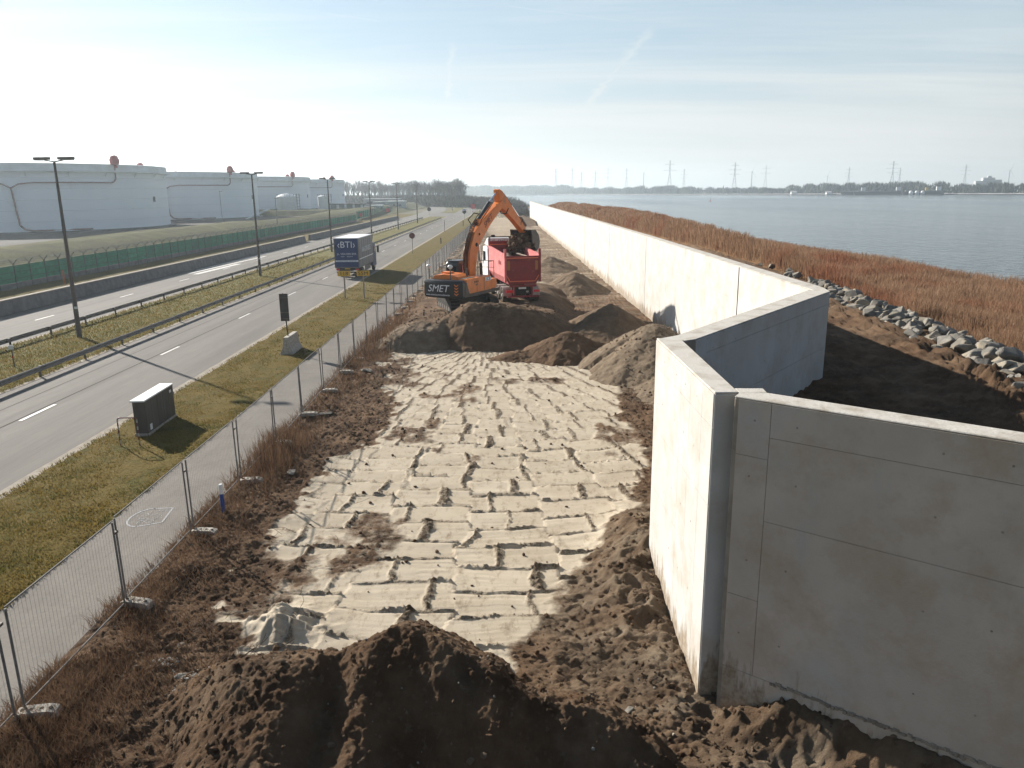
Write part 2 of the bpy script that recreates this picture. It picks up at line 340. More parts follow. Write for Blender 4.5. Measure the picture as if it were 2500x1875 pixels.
M['bollardblue'] = mat('bollard_blue', (0.02, 0.06, 0.25), rough=0.45)
M['signback'] = mat('dark_sign_back', (0.045, 0.04, 0.037), (0.07, 0.06, 0.055), scale=3, rough=0.6)
M['signred'] = mat('dull_red_sign', (0.12, 0.02, 0.02), rough=0.6)
M['brightred'] = mat('bright_red_sign', (0.62, 0.05, 0.06), rough=0.5)
M['cabinet'] = mat('weathered_cabinet_board', (0.075, 0.068, 0.055), (0.12, 0.108, 0.09), scale=2.0, rough=0.85, stretch=(1, 1, 0.2), bump=0.004)
M['rock'] = mat('quarry_rock', (0.25, 0.232, 0.20), (0.13, 0.122, 0.108), scale=1.3, rough=0.9, bump=0.03, bscale=5, fine=0.1, rand=0.22, c3=(0.31, 0.262, 0.19), s3=0.8)
M['wood'] = mat('bare_wood', (0.40, 0.31, 0.20), (0.25, 0.19, 0.12), scale=5, rough=0.85)
M['bark'] = mat('winter_bark', (0.13, 0.11, 0.095), (0.09, 0.08, 0.07), scale=0.6, rough=0.95, rand=0.15)
M['twig'] = mat('winter_twigs', (0.17, 0.14, 0.12), (0.12, 0.10, 0.085), scale=0.4, rough=0.95, rand=0.2)
M['scrub'] = mat('dark_scrub', (0.07, 0.055, 0.045), (0.11, 0.09, 0.065), scale=0.2, rough=1.0, world=True, spec=0.1)
M['farwood'] = mat('far_woodland', (0.085, 0.085, 0.07), (0.12, 0.11, 0.09), scale=0.02, rough=1.0, world=True, spec=0.1)
M['dryplant'] = mat('dry_weeds', (0.135, 0.078, 0.044), (0.22, 0.14, 0.085), scale=0.8, trans=0.25, rough=0.95, world=True, c3=(0.085, 0.046, 0.026), s3=1.4, spec=0.1)
M['reed'] = mat('dry_reed', (0.27, 0.165, 0.100), (0.33, 0.215, 0.135), scale=0.16, trans=0.40, rough=0.95, world=True, c3=(0.28, 0.132, 0.076), s3=0.12, l3=0.5, h3=0.62, spec=0.1, fine=0.18)
M['reedbase'] = mat('reed_litter', (0.15, 0.088, 0.046), (0.20, 0.122, 0.066), scale=0.3, rough=1.0, bump=0.25, bscale=4, fine=0.35, world=True, spec=0.05)
M['pylon'] = mat('pylon_steel', (0.16, 0.17, 0.18), rough=0.7)
M['apartment'] = mat('pale_apartment', (0.40, 0.40, 0.40), rough=0.8)
M['farbuild'] = mat('far_buildings', (0.36, 0.34, 0.33), (0.22, 0.2, 0.2), scale=0.05, rough=0.8, world=True)
M['carpaint'] = mat('silver_car_paint', (0.55, 0.57, 0.60), rough=0.3, metal=0.3)
M['chalk'] = mat('white_chalk', (0.42, 0.42, 0.42), (0.30, 0.29, 0.285), scale=12, rough=0.9, world=True)
M['greyblock'] = mat('grey_building', (0.22, 0.25, 0.27), rough=0.8)
M['greengh'] = mat('pale_container', (0.38, 0.42, 0.42), rough=0.7)
M['plank'] = mat('pale_plank', (0.55, 0.47, 0.36), rough=0.8)
M['orangepost'] = mat('orange_marker', (0.42, 0.15, 0.04), rough=0.7)
M['litter'] = mat('white_rubble', (0.62, 0.60, 0.54), (0.40, 0.37, 0.31), scale=12, rough=0.9)

def soil_mat(name, site=True):
    """moist brown soil, pale sand where the 'sand' attribute says so, crumbly streaks where 'crumb' says so"""
    m_ = bpy.data.materials.new(name); m_.use_nodes = True; nt = m_.node_tree; L = nt.links.new
    b = nt.nodes['Principled BSDF']; b.inputs['Roughness'].default_value = 0.95; b.inputs['Specular IOR Level'].default_value = 0.12
    P = N(nt, 'ShaderNodeNewGeometry').outputs['Position']
    def noise(sc, d=6, r=0.6, st=None):
        s_ = P
        if st: mp = N(nt, 'ShaderNodeMapping'); L(P, mp.inputs[0]); mp.inputs['Scale'].default_value = st; s_ = mp.outputs[0]
        n = N(nt, 'ShaderNodeTexNoise'); L(s_, n.inputs[0]); n.inputs['Scale'].default_value = sc; n.inputs['Detail'].default_value = d; n.inputs['Roughness'].default_value = r; return n.outputs[0]
    def rng(src, a, c, o0=0, o1=1):
        r = N(nt, 'ShaderNodeMapRange'); L(src, r.inputs[0]); r.inputs[1].default_value = a; r.inputs[2].default_value = c; r.inputs[3].default_value = o0; r.inputs[4].default_value = o1; return r.outputs[0]
    def mix(f, a, c):
        mx = N(nt, 'ShaderNodeMix', data_type='RGBA'); L(f, mx.inputs[0])
        for i, q in ((6, a), (7, c)):
            if isinstance(q, tuple): mx.inputs[i].default_value = (*q, 1)
            else: L(q, mx.inputs[i])
        return mx.outputs[2]
    def attr(n_): a = N(nt, 'ShaderNodeAttribute'); a.attribute_name = n_; return a.outputs['Fac']
    soil = mix(rng(noise(1.1), 0.38, 0.62), (0.105, 0.060, 0.033), (0.185, 0.115, 0.067))
    soil = mix(rng(noise(0.45, 4), 0.5, 0.66), soil, (0.060, 0.034, 0.019))
    soil = mix(rng(noise(9, 4), 0.56, 0.72), soil, (0.18, 0.125, 0.08))
    grey = mix(rng(noise(2.2), 0.4, 0.62), (0.19, 0.143, 0.098), (0.27, 0.212, 0.148))
    soil = mix(attr('grey'), soil, grey)
    sand = mix(rng(noise(0.9, 5), 0.35, 0.65), (0.475, 0.41, 0.315), (0.41, 0.345, 0.257))
    sand = mix(rng(noise(5, 7, 0.74, (1, 0.45, 1)), 0.52, 0.70), sand, (0.25, 0.195, 0.135))
    sand = mix(rng(noise(26, 3), 0.66, 0.78), sand, (0.19, 0.142, 0.098))
    sf = N(nt, 'ShaderNodeMath', operation='ADD'); L(attr('sand'), sf.inputs[0]); L(rng(noise(3.2, 7, 0.7), 0.25, 0.75, -0.28, 0.28), sf.inputs[1])
    sf2 = rng(sf.outputs[0], 0.30, 0.68)
    col = mix(sf2, soil, sand)
    cm = N(nt, 'ShaderNodeMath', operation='MULTIPLY'); L(attr('crumb'), cm.inputs[0]); L(rng(noise(17, 5, 0.8), 0.44, 0.56), cm.inputs[1])
    col = mix(cm.outputs[0], col, (0.105, 0.078, 0.052))
    L(col, b.inputs['Base Color'])
    bp = N(nt, 'ShaderNodeBump'); bp.inputs['Strength'].default_value = 1.0
    d0 = rng(sf2, 0, 1, 0.085, 0.010); d1 = N(nt, 'ShaderNodeMath', operation='MULTIPLY_ADD'); L(attr('crumb'), d1.inputs[0]); d1.inputs[1].default_value = 0.06; L(d0, d1.inputs[2]); dist = d1.outputs[0]; L(dist, bp.inputs['Distance']); L(noise(30, 9, 0.8), bp.inputs['Height'])
    L(bp.outputs[0], b.inputs['Normal'])
    return m_
M['soil'] = soil_mat('soil_and_sand')

def wall_mat(k=1.0, wr=1.0):
    """pale cast concrete: faint blotches, tie marks, mud splashed above the ground line"""
    m_ = bpy.data.materials.new('wall_concrete'); m_.use_nodes = True; nt = m_.node_tree; L = nt.links.new
    b = nt.nodes['Principled BSDF']; b.inputs['Roughness'].default_value = 0.72; b.inputs['Specular IOR Level'].default_value = 0.3
    P = N(nt, 'ShaderNodeNewGeometry').outputs['Position']
    def noise(sc, d=6, r=0.6, st=(1, 1, 1)):
        mp = N(nt, 'ShaderNodeMapping'); L(P, mp.inputs[0]); mp.inputs['Scale'].default_value = st
        n = N(nt, 'ShaderNodeTexNoise'); L(mp.outputs[0], n.inputs[0]); n.inputs['Scale'].default_value = sc; n.inputs['Detail'].default_value = d; n.inputs['Roughness'].default_value = r; return n.outputs[0]
    def rng(src, a, c, o0=0, o1=1):
        r = N(nt, 'ShaderNodeMapRange'); L(src, r.inputs[0]); r.inputs[1].default_value = a; r.inputs[2].default_value = c; r.inputs[3].default_value = o0; r.inputs[4].default_value = o1; return r.outputs[0]
    def mix(f, a, c):
        mx = N(nt, 'ShaderNodeMix', data_type='RGBA'); L(f, mx.inputs[0])
        for i, q in ((6, a), (7, c)):
            if isinstance(q, tuple): mx.inputs[i].default_value = (*q, 1)
            else: L(q, mx.inputs[i])
        return mx.outputs[2]
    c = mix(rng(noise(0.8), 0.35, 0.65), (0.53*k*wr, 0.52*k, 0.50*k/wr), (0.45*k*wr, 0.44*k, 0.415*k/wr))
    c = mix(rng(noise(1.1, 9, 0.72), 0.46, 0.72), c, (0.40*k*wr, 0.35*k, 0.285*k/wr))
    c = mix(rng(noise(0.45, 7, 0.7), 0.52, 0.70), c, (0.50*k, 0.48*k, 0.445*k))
    c = mix(rng(noise(2.0, 6, 0.6, (1, 1, 0.18)), 0.60, 0.78), c, (0.38, 0.36, 0.325))
    c = mix(rng(noise(30, 3), 0.70, 0.78), c, (0.36, 0.34, 0.30))
    sep = N(nt, 'ShaderNodeSeparateXYZ'); L(P, sep.inputs[0])
    # mud line: height above the ground varies in vertical tongues
    tong = N(nt, 'ShaderNodeMath', operation='ADD'); L(rng(noise(1.6, 5, 0.75, (1, 1, 0.16)), 0.42, 0.78, 0.55, 1.75), tong.inputs[0]); L(rng(noise(7, 4, 0.7, (1, 1, 0.25)), 0.3, 0.7, -0.22, 0.22), tong.inputs[1])
    df = N(nt, 'ShaderNodeMath', operation='SUBTRACT'); L(tong.outputs[0], df.inputs[0]); L(sep.outputs['Z'], df.inputs[1])
    mud = rng(df.outputs[0], 0.0, 0.32, 0, 0.85)
    mudc = mix(rng(noise(9, 5), 0.4, 0.6), (0.20, 0.145, 0.09), (0.33, 0.27, 0.195))
    c = mix(mud, c, mudc)
    L(c, b.inputs['Base Color'])
    bp = N(nt, 'ShaderNodeBump'); bp.inputs['Distance'].default_value = 0.006; L(noise(22, 8, 0.7), bp.inputs['Height']); L(bp.outputs[0], b.inputs['Normal'])
    return m_
M['wall'] = wall_mat()
M['wallshade'] = wall_mat(0.80, 1.13)  # darker, warmer copy for the camera-side run: its shade is put into the colour
M['wallcore'] = mat('wall_joint_concrete', (0.20, 0.17, 0.135), (0.30, 0.26, 0.21), scale=3, rough=0.9, world=True)
M['walltop'] = mat('wall_top_concrete', (0.50, 0.47, 0.42), (0.36, 0.32, 0.26), scale=2.2, rough=0.9, bump=0.012, bscale=20, fine=0.12, world=True, lo=0.48, hi=0.70)

def water_mat():
    m_ = bpy.data.materials.new('river_water'); m_.use_nodes = True; nt = m_.node_tree; L = nt.links.new
    b = nt.nodes['Principled BSDF']; b.inputs['Base Color'].default_value = (0.055, 0.07, 0.07, 1); b.inputs['Roughness'].default_value = 0.16; b.inputs['IOR'].default_value = 1.33
    P = N(nt, 'ShaderNodeNewGeometry').outputs['Position']
    def noise(sc, d, st):
        mp = N(nt, 'ShaderNodeMapping'); L(P, mp.inputs[0]); mp.inputs['Scale'].default_value = st; mp.inputs['Rotation'].default_value = (0, 0, 0.5)
        n = N(nt, 'ShaderNodeTexNoise'); L(mp.outputs[0], n.inputs[0]); n.inputs['Scale'].default_value = sc; n.inputs['Detail'].default_value = d; return n.outputs[0]
    a = N(nt, 'ShaderNodeMath', operation='ADD'); L(noise(0.9, 5, (1, 0.6, 1)), a.inputs[0]); L(noise(0.12, 4, (1, 0.4, 1)), a.inputs[1])
    bp = N(nt, 'ShaderNodeBump'); bp.inputs['Distance'].default_value = 0.45; L(a.outputs[0], bp.inputs['Height']); L(bp.outputs[0], b.inputs['Normal'])
    r = N(nt, 'ShaderNodeMapRange'); L(noise(0.004, 4, (1, 0.25, 1)), r.inputs[0]); r.inputs[1].default_value = 0.4; r.inputs[2].default_value = 0.62; r.inputs[3].default_value = 0.10; r.inputs[4].default_value = 0.26
    L(r.outputs[0], b.inputs['Roughness'])
    return m_
M['water'] = water_mat()

# ------------------------------------------------------------------ terrain and water
def sheet(name, poly, z, mt):
    me = bpy.data.meshes.new(name); me.from_pydata([(x, y, z) for x, y in poly], [], [tuple(range(len(poly)))]); me.materials.append(mt)
    o = bpy.data.objects.new(name, me); COL.objects.link(o); return struct(o)
sheet('river', [(-700, -300), (3200, -300), (3200, 4300), (-700, 4300)], -0.4, M['water'])
sheet('land', [(-2500, -200), (9.9, -200), (9.9, 262), (12, 300), (7, 400), (-4, 740), (-10, 1360), (-60, 1900), (-200, 2060), (-2500, 2060)], -0.06, M['land'])
shore = [(-200, 2060), (110, 2035), (250, 1640), (420, 1245), (560, 900), (700, 640), (900, 300), (1100, -200)]
sheet('far_shore', shore+[(3190, -200), (3190, 4200), (-2500, 4200), (-2500, 2060)], 0.5, M['land'])
Gq = G()
for (a, b) in zip(shore[:-1], shore[1:]): Gq.add([(a[0], a[1], -0.5), (b[0], b[1], -0.5), (b[0]+8, b[1]+3, 1.5), (a[0]+8, a[1]+3, 1.5), (b[0]+16, b[1]+6, .4), (a[0]+16, a[1]+6, .4)], [(0, 1, 2, 3), (3, 2, 4, 5)])
struct(Gq.build('shore_embankment', M['farbuild']))

def rows(y0, y1, dmin, k=5146.0):
    ys = [y0]
    while ys[-1] < y1: ys.append(ys[-1]+max(dmin, ys[-1]**2/k))
    return np.array(ys)

PX, PY = -1.3, 45.0          # the digger raked the sand towards itself: strokes fan out from here
def lerp_pts(y, pts):
    p = np.array(pts, float); return np.interp(y, p[:, 0], p[:, 1])
SL = [(3, -2.5), (11, -3.8), (12.6, -4.9), (14.7, -6.1), (15.5, -5.9), (18.3, -6.05), (20.1, -5.95), (23.8, -5.9), (26.1, -5.0), (29.6, -4.3), (32.5, -5.2), (40, -6.6), (46, -7)]
SR = [(3, -1), (11.5, -0.6), (13.4, 0.3), (14.6, 1.0), (16, 1.3), (17.7, 2.2), (19, 2.9), (20.8, 3.6), (26.3, 4.6), (29.3, 4.2), (32.9, 4.6), (37.4, 4.8), (46, 5)]
def site_ground(X, Y):
    n1 = fbm(X*0.35, Y*0.35, 4, 3); n2 = fbm(X*1.6, Y*1.6, 4, 8)
    xl = lerp_pts(Y, SL)+0.9*fbm(X*0.9+4, Y*0.9, 4, 21)+0.5*fbm(X*3, Y*3, 2, 24); xr = lerp_pts(Y, SR)+0.6*fbm(X*0.8, Y*0.8, 4, 31)
    mask = sstep(-0.35, 0.35, X-xl)*sstep(-0.3, 0.4, xr-X)*(1-sstep(43, 46, Y))
    blot = sstep(0.22, 0.52, fbm(X*0.55+9, Y*0.4, 4, 77))            # brown soil dropped on the sand
    hp = 0.80*np.exp(-((X-3.3)/0.75)**2-((Y-17.3)/1.8)**2)+0.40*np.exp(-((X-2.5)/0.75)**2-((Y-15.2)/1.6)**2)
    mask = mask*(1-0.62*blot)*(1-sstep(0.08, 0.22, hp+0.08*n2))
    # strokes
    dx = X-PX; dy = PY-Y; r = np.hypot(dx, dy)+0.22*fbm(X*0.5, Y*0.5, 3, 5)+0.05*fbm(X*3, Y*3, 3, 6); th = np.arctan2(dx, np.maximum(dy, 0.01))
    ucol = th*26/2.15+0.12*fbm(X*0.8, Y*0.8, 3, 15)
    c0 = np.floor(ucol); rj = _h(c0, c0*0+3, 41)*1.1+(r)*0
    per = 1.12
    row = np.floor((r+rj)/per)
    u2 = ucol+(_h(row, row*0, 43)-0.5)*0.95; c1 = np.floor(u2); fu = u2-c1
    fr = (r+rj)/per-row
    hid = _h(c1*7+row*3, row, 47)
    tilt = (fr-0.5)*(-0.045-0.05*_h(row, c1, 48))+0.035*(hid-0.5)
    gr = 0.005*vn(fr*5+row*9, th*3, 51)+0.004*vn((r)*16, th*5, 52)
    cl = (hid > 0.72)*sstep(0.12, 0.2, np.minimum(fu, 1-fu)); gr = gr+cl*0.0035*np.sin(r*2*PI/0.21)*sstep(-0.3, 0.5, vn(X*1.5, Y*1.5, 49))*sstep(0.2, 0.5, np.abs(np.sin(th*26/0.30)))
    dcol = np.minimum(fu, 1-fu)*2.15*r/26
    on = _h(c1+(fu > 0.5), row, 53)
    wdt = 0.06+0.12*on*on+0.05*n2+0.03*vn(X*5, Y*5, 55)
    rid = sstep(wdt, wdt*0.35, dcol)*sstep(0.02, 0.18, on)*(0.85+0.3*sstep(-0.4, 0.3, vn(X*0.9, Y*0.9, 54)))
    drow = np.minimum(fr, 1-fr)*per
    lip = np.exp(-(drow/0.035)**2)*(0.028+0.075*_h(row, c1, 57)*sstep(-0.6, 0.0, vn(X*1.3, Y*1.3, 58)))
    crumble = clods(X*8.5, Y*8.5, 2)*0.055+clods(X*15, Y*15, 3)*0.04+0.05*fbm(X*9, Y*9, 4, 60, 0.7)
    zs = 0.06+tilt+gr+lip*0.9+rid*(0.03+crumble*0.9)*(1-0.6*sstep(22, 36, Y))-0.035*np.exp(-((drow-0.075)/0.04)**2)*_h(row, c1, 59)
    pits = clods(X*1.1, Y*1.1, 71); zs = zs-0.035*sstep(0.88, 0.97, pits)*0
    # bare soil
    dist = np.clip(Y/40, 0, 1)
    rough = 0.10*fbm(X*1.2, Y*1.2, 4, 80)+0.05*ridge(X*2.2, Y*2.2, 3, 84)+clods(X*4.3, Y*4.3, 4)*0.045+clods(X*10, Y*10, 5)*0.04+clods(X*19, Y*19, 6)*0.028+0.05*fbm(X*7, Y*7, 4, 86, 0.72)
    ruts = 0.10*fbm(X*0.5, Y*1.1, 4, 90)*sstep(55, 75, Y)+0.09*vn(X*0.3, Y*0.9, 93)*sstep(60, 80, Y)
    zb = 0.05+rough*0.85+ruts
    far = 1-0.55*sstep(24, 38, Y); zs = 0.06+(zs-0.06)*far
    z = zs*mask+zb*(1-mask)
    # heaps against the wall and the corner
    z = z+0.80*np.exp(-((X-3.3)/0.75)**2-((Y-17.3)/1.8)**2)*(0.8+0.4*ridge(X*1.3, Y*1.3, 3, 101))
    z = z+0.40*np.exp(-((X-2.5)/0.75)**2-((Y-15.2)/1.6)**2)*(0.6+0.7*ridge(X*1.6, Y*1.6, 3, 104))
    z = z+0.16*np.exp(-((X-2.6)/0.8)**2-((Y-13.2)/1.6)**2)
    dD = ((X-3.41)*2.35+(Y-11.52)*2.93)/math.hypot(2.93, 2.35); aD = ((X-3.41)*2.93-(Y-11.52)*2.35)/3.756
    front = sstep(0.15, 1.2, aD)*(1-sstep(12, 14, Y))
    z = z+front*0.80*np.exp(-(np.clip(-dD, 0, 9)/0.42)**2)*(0.85+0.3*fbm(X*1.2, Y*1.2, 3, 110))+0.05*sstep(0, 1, front)*ridge(X*2, Y*2, 3, 113)
    z = z+0.30*np.exp(-((X-3.55)/0.22)**2-((Y-11.05)/0.3)**2)*(0.7+0.6*ridge(X*4, Y*4, 3, 111))-0.15*np.exp(-((X-3.3)/0.3)**2-((Y-11.3)/0.3)**2)
    z = z+0.22*np.exp(-((X-3.1)/1.2)**2-((Y-9.9)/0.28)**2)*(0.7+0.5*n2)
    # weedy strip by the fence
    wl = sstep(-5.2, -6.8, X); z = z+wl*(0.10*fbm(X*0.9, Y*0.9, 3, 120)+0.04)-0.10*sstep(-8.1, -8.6, X)
    z = np.where(X < -8.0, np.minimum(z, 0.01+0.4*(X+8.6)+0.06), z)
    # small bulldozed heap of greyish sand at the lower left of the slab field
    gb = np.exp(-((X+4.7)/0.8)**2-((Y-14.1)/0.65)**2); z = z+0.35*gb*(0.7+0.6*ridge(X*2.5, Y*2.5, 3, 130))
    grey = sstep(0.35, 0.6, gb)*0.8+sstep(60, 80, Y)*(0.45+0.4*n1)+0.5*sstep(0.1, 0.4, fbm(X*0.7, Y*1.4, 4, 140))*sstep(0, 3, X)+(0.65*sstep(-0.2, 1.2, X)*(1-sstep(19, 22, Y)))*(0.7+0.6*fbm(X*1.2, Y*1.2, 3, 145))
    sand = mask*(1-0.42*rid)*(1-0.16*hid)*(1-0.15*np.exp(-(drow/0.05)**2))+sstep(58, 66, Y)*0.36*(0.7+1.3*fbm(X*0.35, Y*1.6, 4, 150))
    global CRUMB
    CRUMB = mask*np.clip(rid*1.25+0.85*np.exp(-((drow-0.04)/0.045)**2)*sstep(-0.6, 0.2, vn(X*2.2, Y*1.2, 66)), 0, 1)
    return np.maximum(z, -0.045), np.clip(sand, 0, 1), np.clip(grey, 0, 1)
def terrain(name, xs, ys, fn, mt, kind='structure', cut=None, parent=None):
    X, Y = np.meshgrid(xs, ys); z, sa, gy = fn(X, Y)
    V = np.stack([X, Y, z], -1).reshape(-1, 3); F = gridF(len(ys), len(xs))
    if cut is not None:
        keep = cut(X, Y, z).ravel(); F = F[keep[F].any(axis=1)]
        used = np.unique(F); re = np.full(len(V), -1, np.int64); re[used] = np.arange(len(used)); V = V[used]; F = re[F]
        sa = sa.ravel()[used]; gy = gy.ravel()[used]
    at_ = {'sand': sa, 'grey': gy}
    if name == 'construction_ground': at_['crumb'] = CRUMB
    o = mesh_np(name, V, F, mt, parent, True, at_)
    if kind: o['kind'] = kind
    return o
ys = rows(3.5, 268, 0.033, 8600.0)
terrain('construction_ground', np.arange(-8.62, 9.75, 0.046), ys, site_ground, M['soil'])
def site_z(x, y):
    z, _, _ = site_ground(np.array([[float(x)]]), np.array([[float(y)]])); return float(z[0, 0])

# --- soil heaps, each a thing on the site
def crumbly(X, Y, s, a=1.0):
    return a*(0.16*fbm(X*0.9, Y*0.9, 4, s)+0.05*ridge(X*2.1, Y*2.1, 4, s+3)+clods(X*4.7, Y*4.7, s+5)*0.04+clods(X*11, Y*11, s+6)*0.04+clods(X*22, Y*22, s+7)*0.026+0.06*fbm(X*6, Y*6, 4, s+8, 0.75))
def heap(name, label, x0, x1, y0, y1, step, hf, grey=0.0, sand=0.0, greyf=None):
    def fn(X, Y):
        h = hf(X, Y); g = np.full(X.shape, float(grey)) if greyf is None else greyf(X, Y)
        return h, np.full(X.shape, float(sand)), g
    xs = np.arange(x0, x1, step); ys_ = np.arange(y0, y1, step)
    o = terrain(name, xs, ys_, fn, M['soil'], None, cut=lambda X, Y, z: z > site_ground(X, Y)[0]-0.06)
    return tag(o, label, 'soil heap')
CR = np.array([(-8, 12.4, -0.3), (-6.4, 12.3, 0.1), (-5.5, 11.9, 0.65), (-4.7, 11.3, 1.2), (-4.1, 11.0, 1.45), (-3.6, 10.95, 1.55), (-2.9, 11.15, 1.45), (-2.5, 11.3, 1.62), (-1.85, 11.55, 1.82), (-1.5, 11.35, 1.78), (-1.15, 11.1, 1.72), (-0.6, 10.9, 1.55), (-0.2, 10.7, 1.42), (0.2, 10.55, 1.12), (0.7, 10.5, 0.98), (1.2, 10.4, 0.95), (1.7, 10.2, 0.85), (2.1, 9.95, 0.78), (2.6, 9.5, 0.45), (3.6, 8.6, 0.15), (6, 7, 0.0)])
def hf_front(X, Y):
    cy = np.interp(X, CR[:, 0], CR[:, 1])+0.10*fbm(X*1.5, X*0+2, 3, 201); cz = np.interp(X, CR[:, 0], CR[:, 2])+0.05*fbm(X*3, X*0, 3, 205)
    fs = 0.40+0.42*sstep(-2.7, -1.3, X)
    d = cy-Y
    rnd = 0.10*np.exp(-(d/0.35)**2)
    return cz-0.04-0.62*np.clip(-d, 0, 9)-fs*np.clip(d, 0, 9)-rnd+crumbly(X, Y, 210, 0.85)-0.22*np.exp(-((X+2.9)/0.35)**2)*sstep(0, .8, d)
heap('front_soil_heap', 'large dark brown heap of rough soil filling the foreground', -7.2, 5.0, 5.6, 13.6, 0.029, hf_front, greyf=lambda X, Y: 0.25*sstep(0, 0.5, fbm(X, Y, 3, 222)))
def cone(cx, cy, h, sl, s, sx=1.0, sy=1.0, a=1.0, sharp=0.25):
    def f(X, Y):
        ang = np.arctan2(Y-cy, X-cx)
        d = np.sqrt(((X-cx)/sx)**2+((Y-cy)/sy)**2+sharp**2)-sharp
        d = d*(1+0.12*vn(ang*1.6+5, ang*0+s, s)+0.05*vn(ang*5+5, ang*0+s, s+1))
        return h-sl*d+crumbly(X, Y, s, 0.75*a)-0.06
    return f
def hf_brown(X, Y):
    a = cone(3.1, 40.7, 1.35, 0.56, 301, 1.15, 1.0)(X, Y); b = 0.5-0.33*np.hypot((X-0.8)/1.5, (Y-40.2)/0.8)+crumbly(X, Y, 305, 0.8)
    return np.maximum(a, b)
heap('brown_soil_heap', 'low reddish brown heap with roots in front of the two taller heaps', -1.5, 6.5, 37.0, 44.6, 0.07, hf_brown)
heap('tall_soil_heap', 'tall pointed soil heap right of the brown heap close to the wall', 1.8, 9.4, 41.2, 51, 0.08, cone(5.95, 46.4, 2.05, 0.62, 311, 1.0, 1.25), grey=0.35)
def hf_grey(X, Y):
    a = cone(6.95, 37.4, 2.3, 0.74, 321, 1.0, 1.35, 0.9, 0.5)(X, Y); b = 0.8-0.42*np.hypot((X-7.0)/0.9, (Y-32.2)/2.4)+crumbly(X, Y, 325, 0.8)
    return np.maximum(a, b)
heap('grey_sand_heap', 'grey sandy heap beside the lit end of the wall', 1.8, 9.45, 28.0, 43.0, 0.06, hf_grey, grey=0.85)
heap('small_pointed_heap', 'small pointed heap between the red tipper and the wall', 2.4, 8.9, 64.5, 73.5, 0.1, cone(5.5, 68.6, 1.75, 0.6, 331, 1.05, 1.3), grey=0.55)
heap('distant_low_heap', 'low heap behind the tipper on the far side of the pointed heap', 1.0, 7.6, 82, 96, 0.16, cone(4.3, 89, 1.5, 0.5, 341, 1.1, 1.8), grey=0.5)
heap('far_end_heap', 'dark heap near the far end of the building site', -0.2, 7.0, 196, 232, 0.4, cone(3.2, 214, 2.4, 0.45, 351, 1.0, 3), grey=0.4)
def hf_plat(X, Y):
    e = 0.5*fbm(X*0.5, Y*0.5, 3, 401)
    front = (Y-41.9-1.2*sstep(-1, 3, X)+e*1.2)*0.82+0.25*np.exp(-((X+4.6)/0.5)**2)-0.3*np.exp(-((X+3.7)/0.35)**2)+0.2*np.exp(-((X+5.9)/0.5)**2)
    side = np.minimum((X+7.9+e)*0.75, (4.9-X+e)*0.6); back = (71-Y)*0.25
    top = 1.17+0.10*fbm(X*0.6, Y*0.6, 3, 404)+(1.0*sstep(-4.6, -2.2, X)*(1-sstep(0.3, 3.2, X))+0.15)*np.exp(-np.clip((Y-45.1), -9, 9)**2/np.where(Y > 45.1, 2.0, 1.2)**2)+0.22*np.exp(-((X-2.8)/1.2)**2-((Y-50)/4)**2)
    k = 0.25; stack = np.stack([front, side, back, top]); q = -k*np.log(np.exp(-stack/k).sum(0))
    flat = sstep(47.0, 49, Y)
    return q+crumbly(X, Y, 410, 0.8)*(1-0.55*flat)-0.05*(1-flat)
heap('loading_heap', 'broad dark heap that the digger and the tipper truck stand on', -8.0, 6.0, 40.0, 72, 0.075, hf_plat, greyf=lambda X, Y: np.clip(0.15+0.7*sstep(-3.3, -4.2, X)*sstep(45.5, 43.5, Y), 0, 1))
def plat_z(x, y): return float(hf_plat(np.array([[float(x)]]), np.array([[float(y)]]))[0, 0])

# --- loose clods and stones (nobody could count them)
def ico():
    t = (1+5**0.5)/2; v = np.array([(-1, t, 0), (1, t, 0), (-1, -t, 0), (1, -t, 0), (0, -1, t), (0, 1, t), (0, -1, -t), (0, 1, -t), (t, 0, -1), (t, 0, 1), (-t, 0, -1), (-t, 0, 1)])/math.hypot(1, t)
    f = np.array([(0, 11, 5), (0, 5, 1), (0, 1, 7), (0, 7, 10), (0, 10, 11), (1, 5, 9), (5, 11, 4), (11, 10, 2), (10, 7, 6), (7, 1, 8), (3, 9, 4), (3, 4, 2), (3, 2, 6), (3, 6, 8), (3, 8, 9), (4, 9, 5), (2, 4, 11), (6, 2, 10), (8, 6, 7), (9, 8, 1)])
    return v, f
def clod_mesh(name, pts, sizes, mt, attrs=None, label=None, cat=None):
    v, f = ico(); n = len(pts); jit = 1+RNG.uniform(-0.3, 0.3, (n, 12, 1)); sc = sizes[:, None, None]*RNG.uniform(0.7, 1.3, (n, 1, 3))
    V = (v[None]*jit*sc)+pts[:, None, :]; F = (f[None]+12*np.arange(n)[:, None, None]).reshape(-1, 3)
    V = V.reshape(-1, 3); at_ = {k_: np.repeat(a_, 12) for k_, a_ in (attrs or {}).items()}
    o = mesh_np(name, V, F, mt, None, False, at_); stuff(o)
    if label: o['label'] = label; o['category'] = cat
    return o
def on_site(x, y):
    z, sa, _ = site_ground(x[None], y[None]); z = z[0]
    for hf, b in ((hf_front, (-7.2, 5, 5.6, 13.6)), (hf_plat, (-8, 6, 40, 72)), (hf_grey, (1.8, 9.4, 28, 43)), (hf_brown, (-1.5, 6.5, 37, 44.6))):
        q = (x > b[0]) & (x < b[1]) & (y > b[2]) & (y < b[3]); h = hf(x[None], y[None])[0]; z = np.where(q, np.maximum(z, h), z)
    return z, sa[0]
nn = 8500; yy = 7.5*np.exp(RNG.uniform(0, 1, nn)*math.log(52/7.5)); xx = RNG.uniform(-7.6, 9, nn)
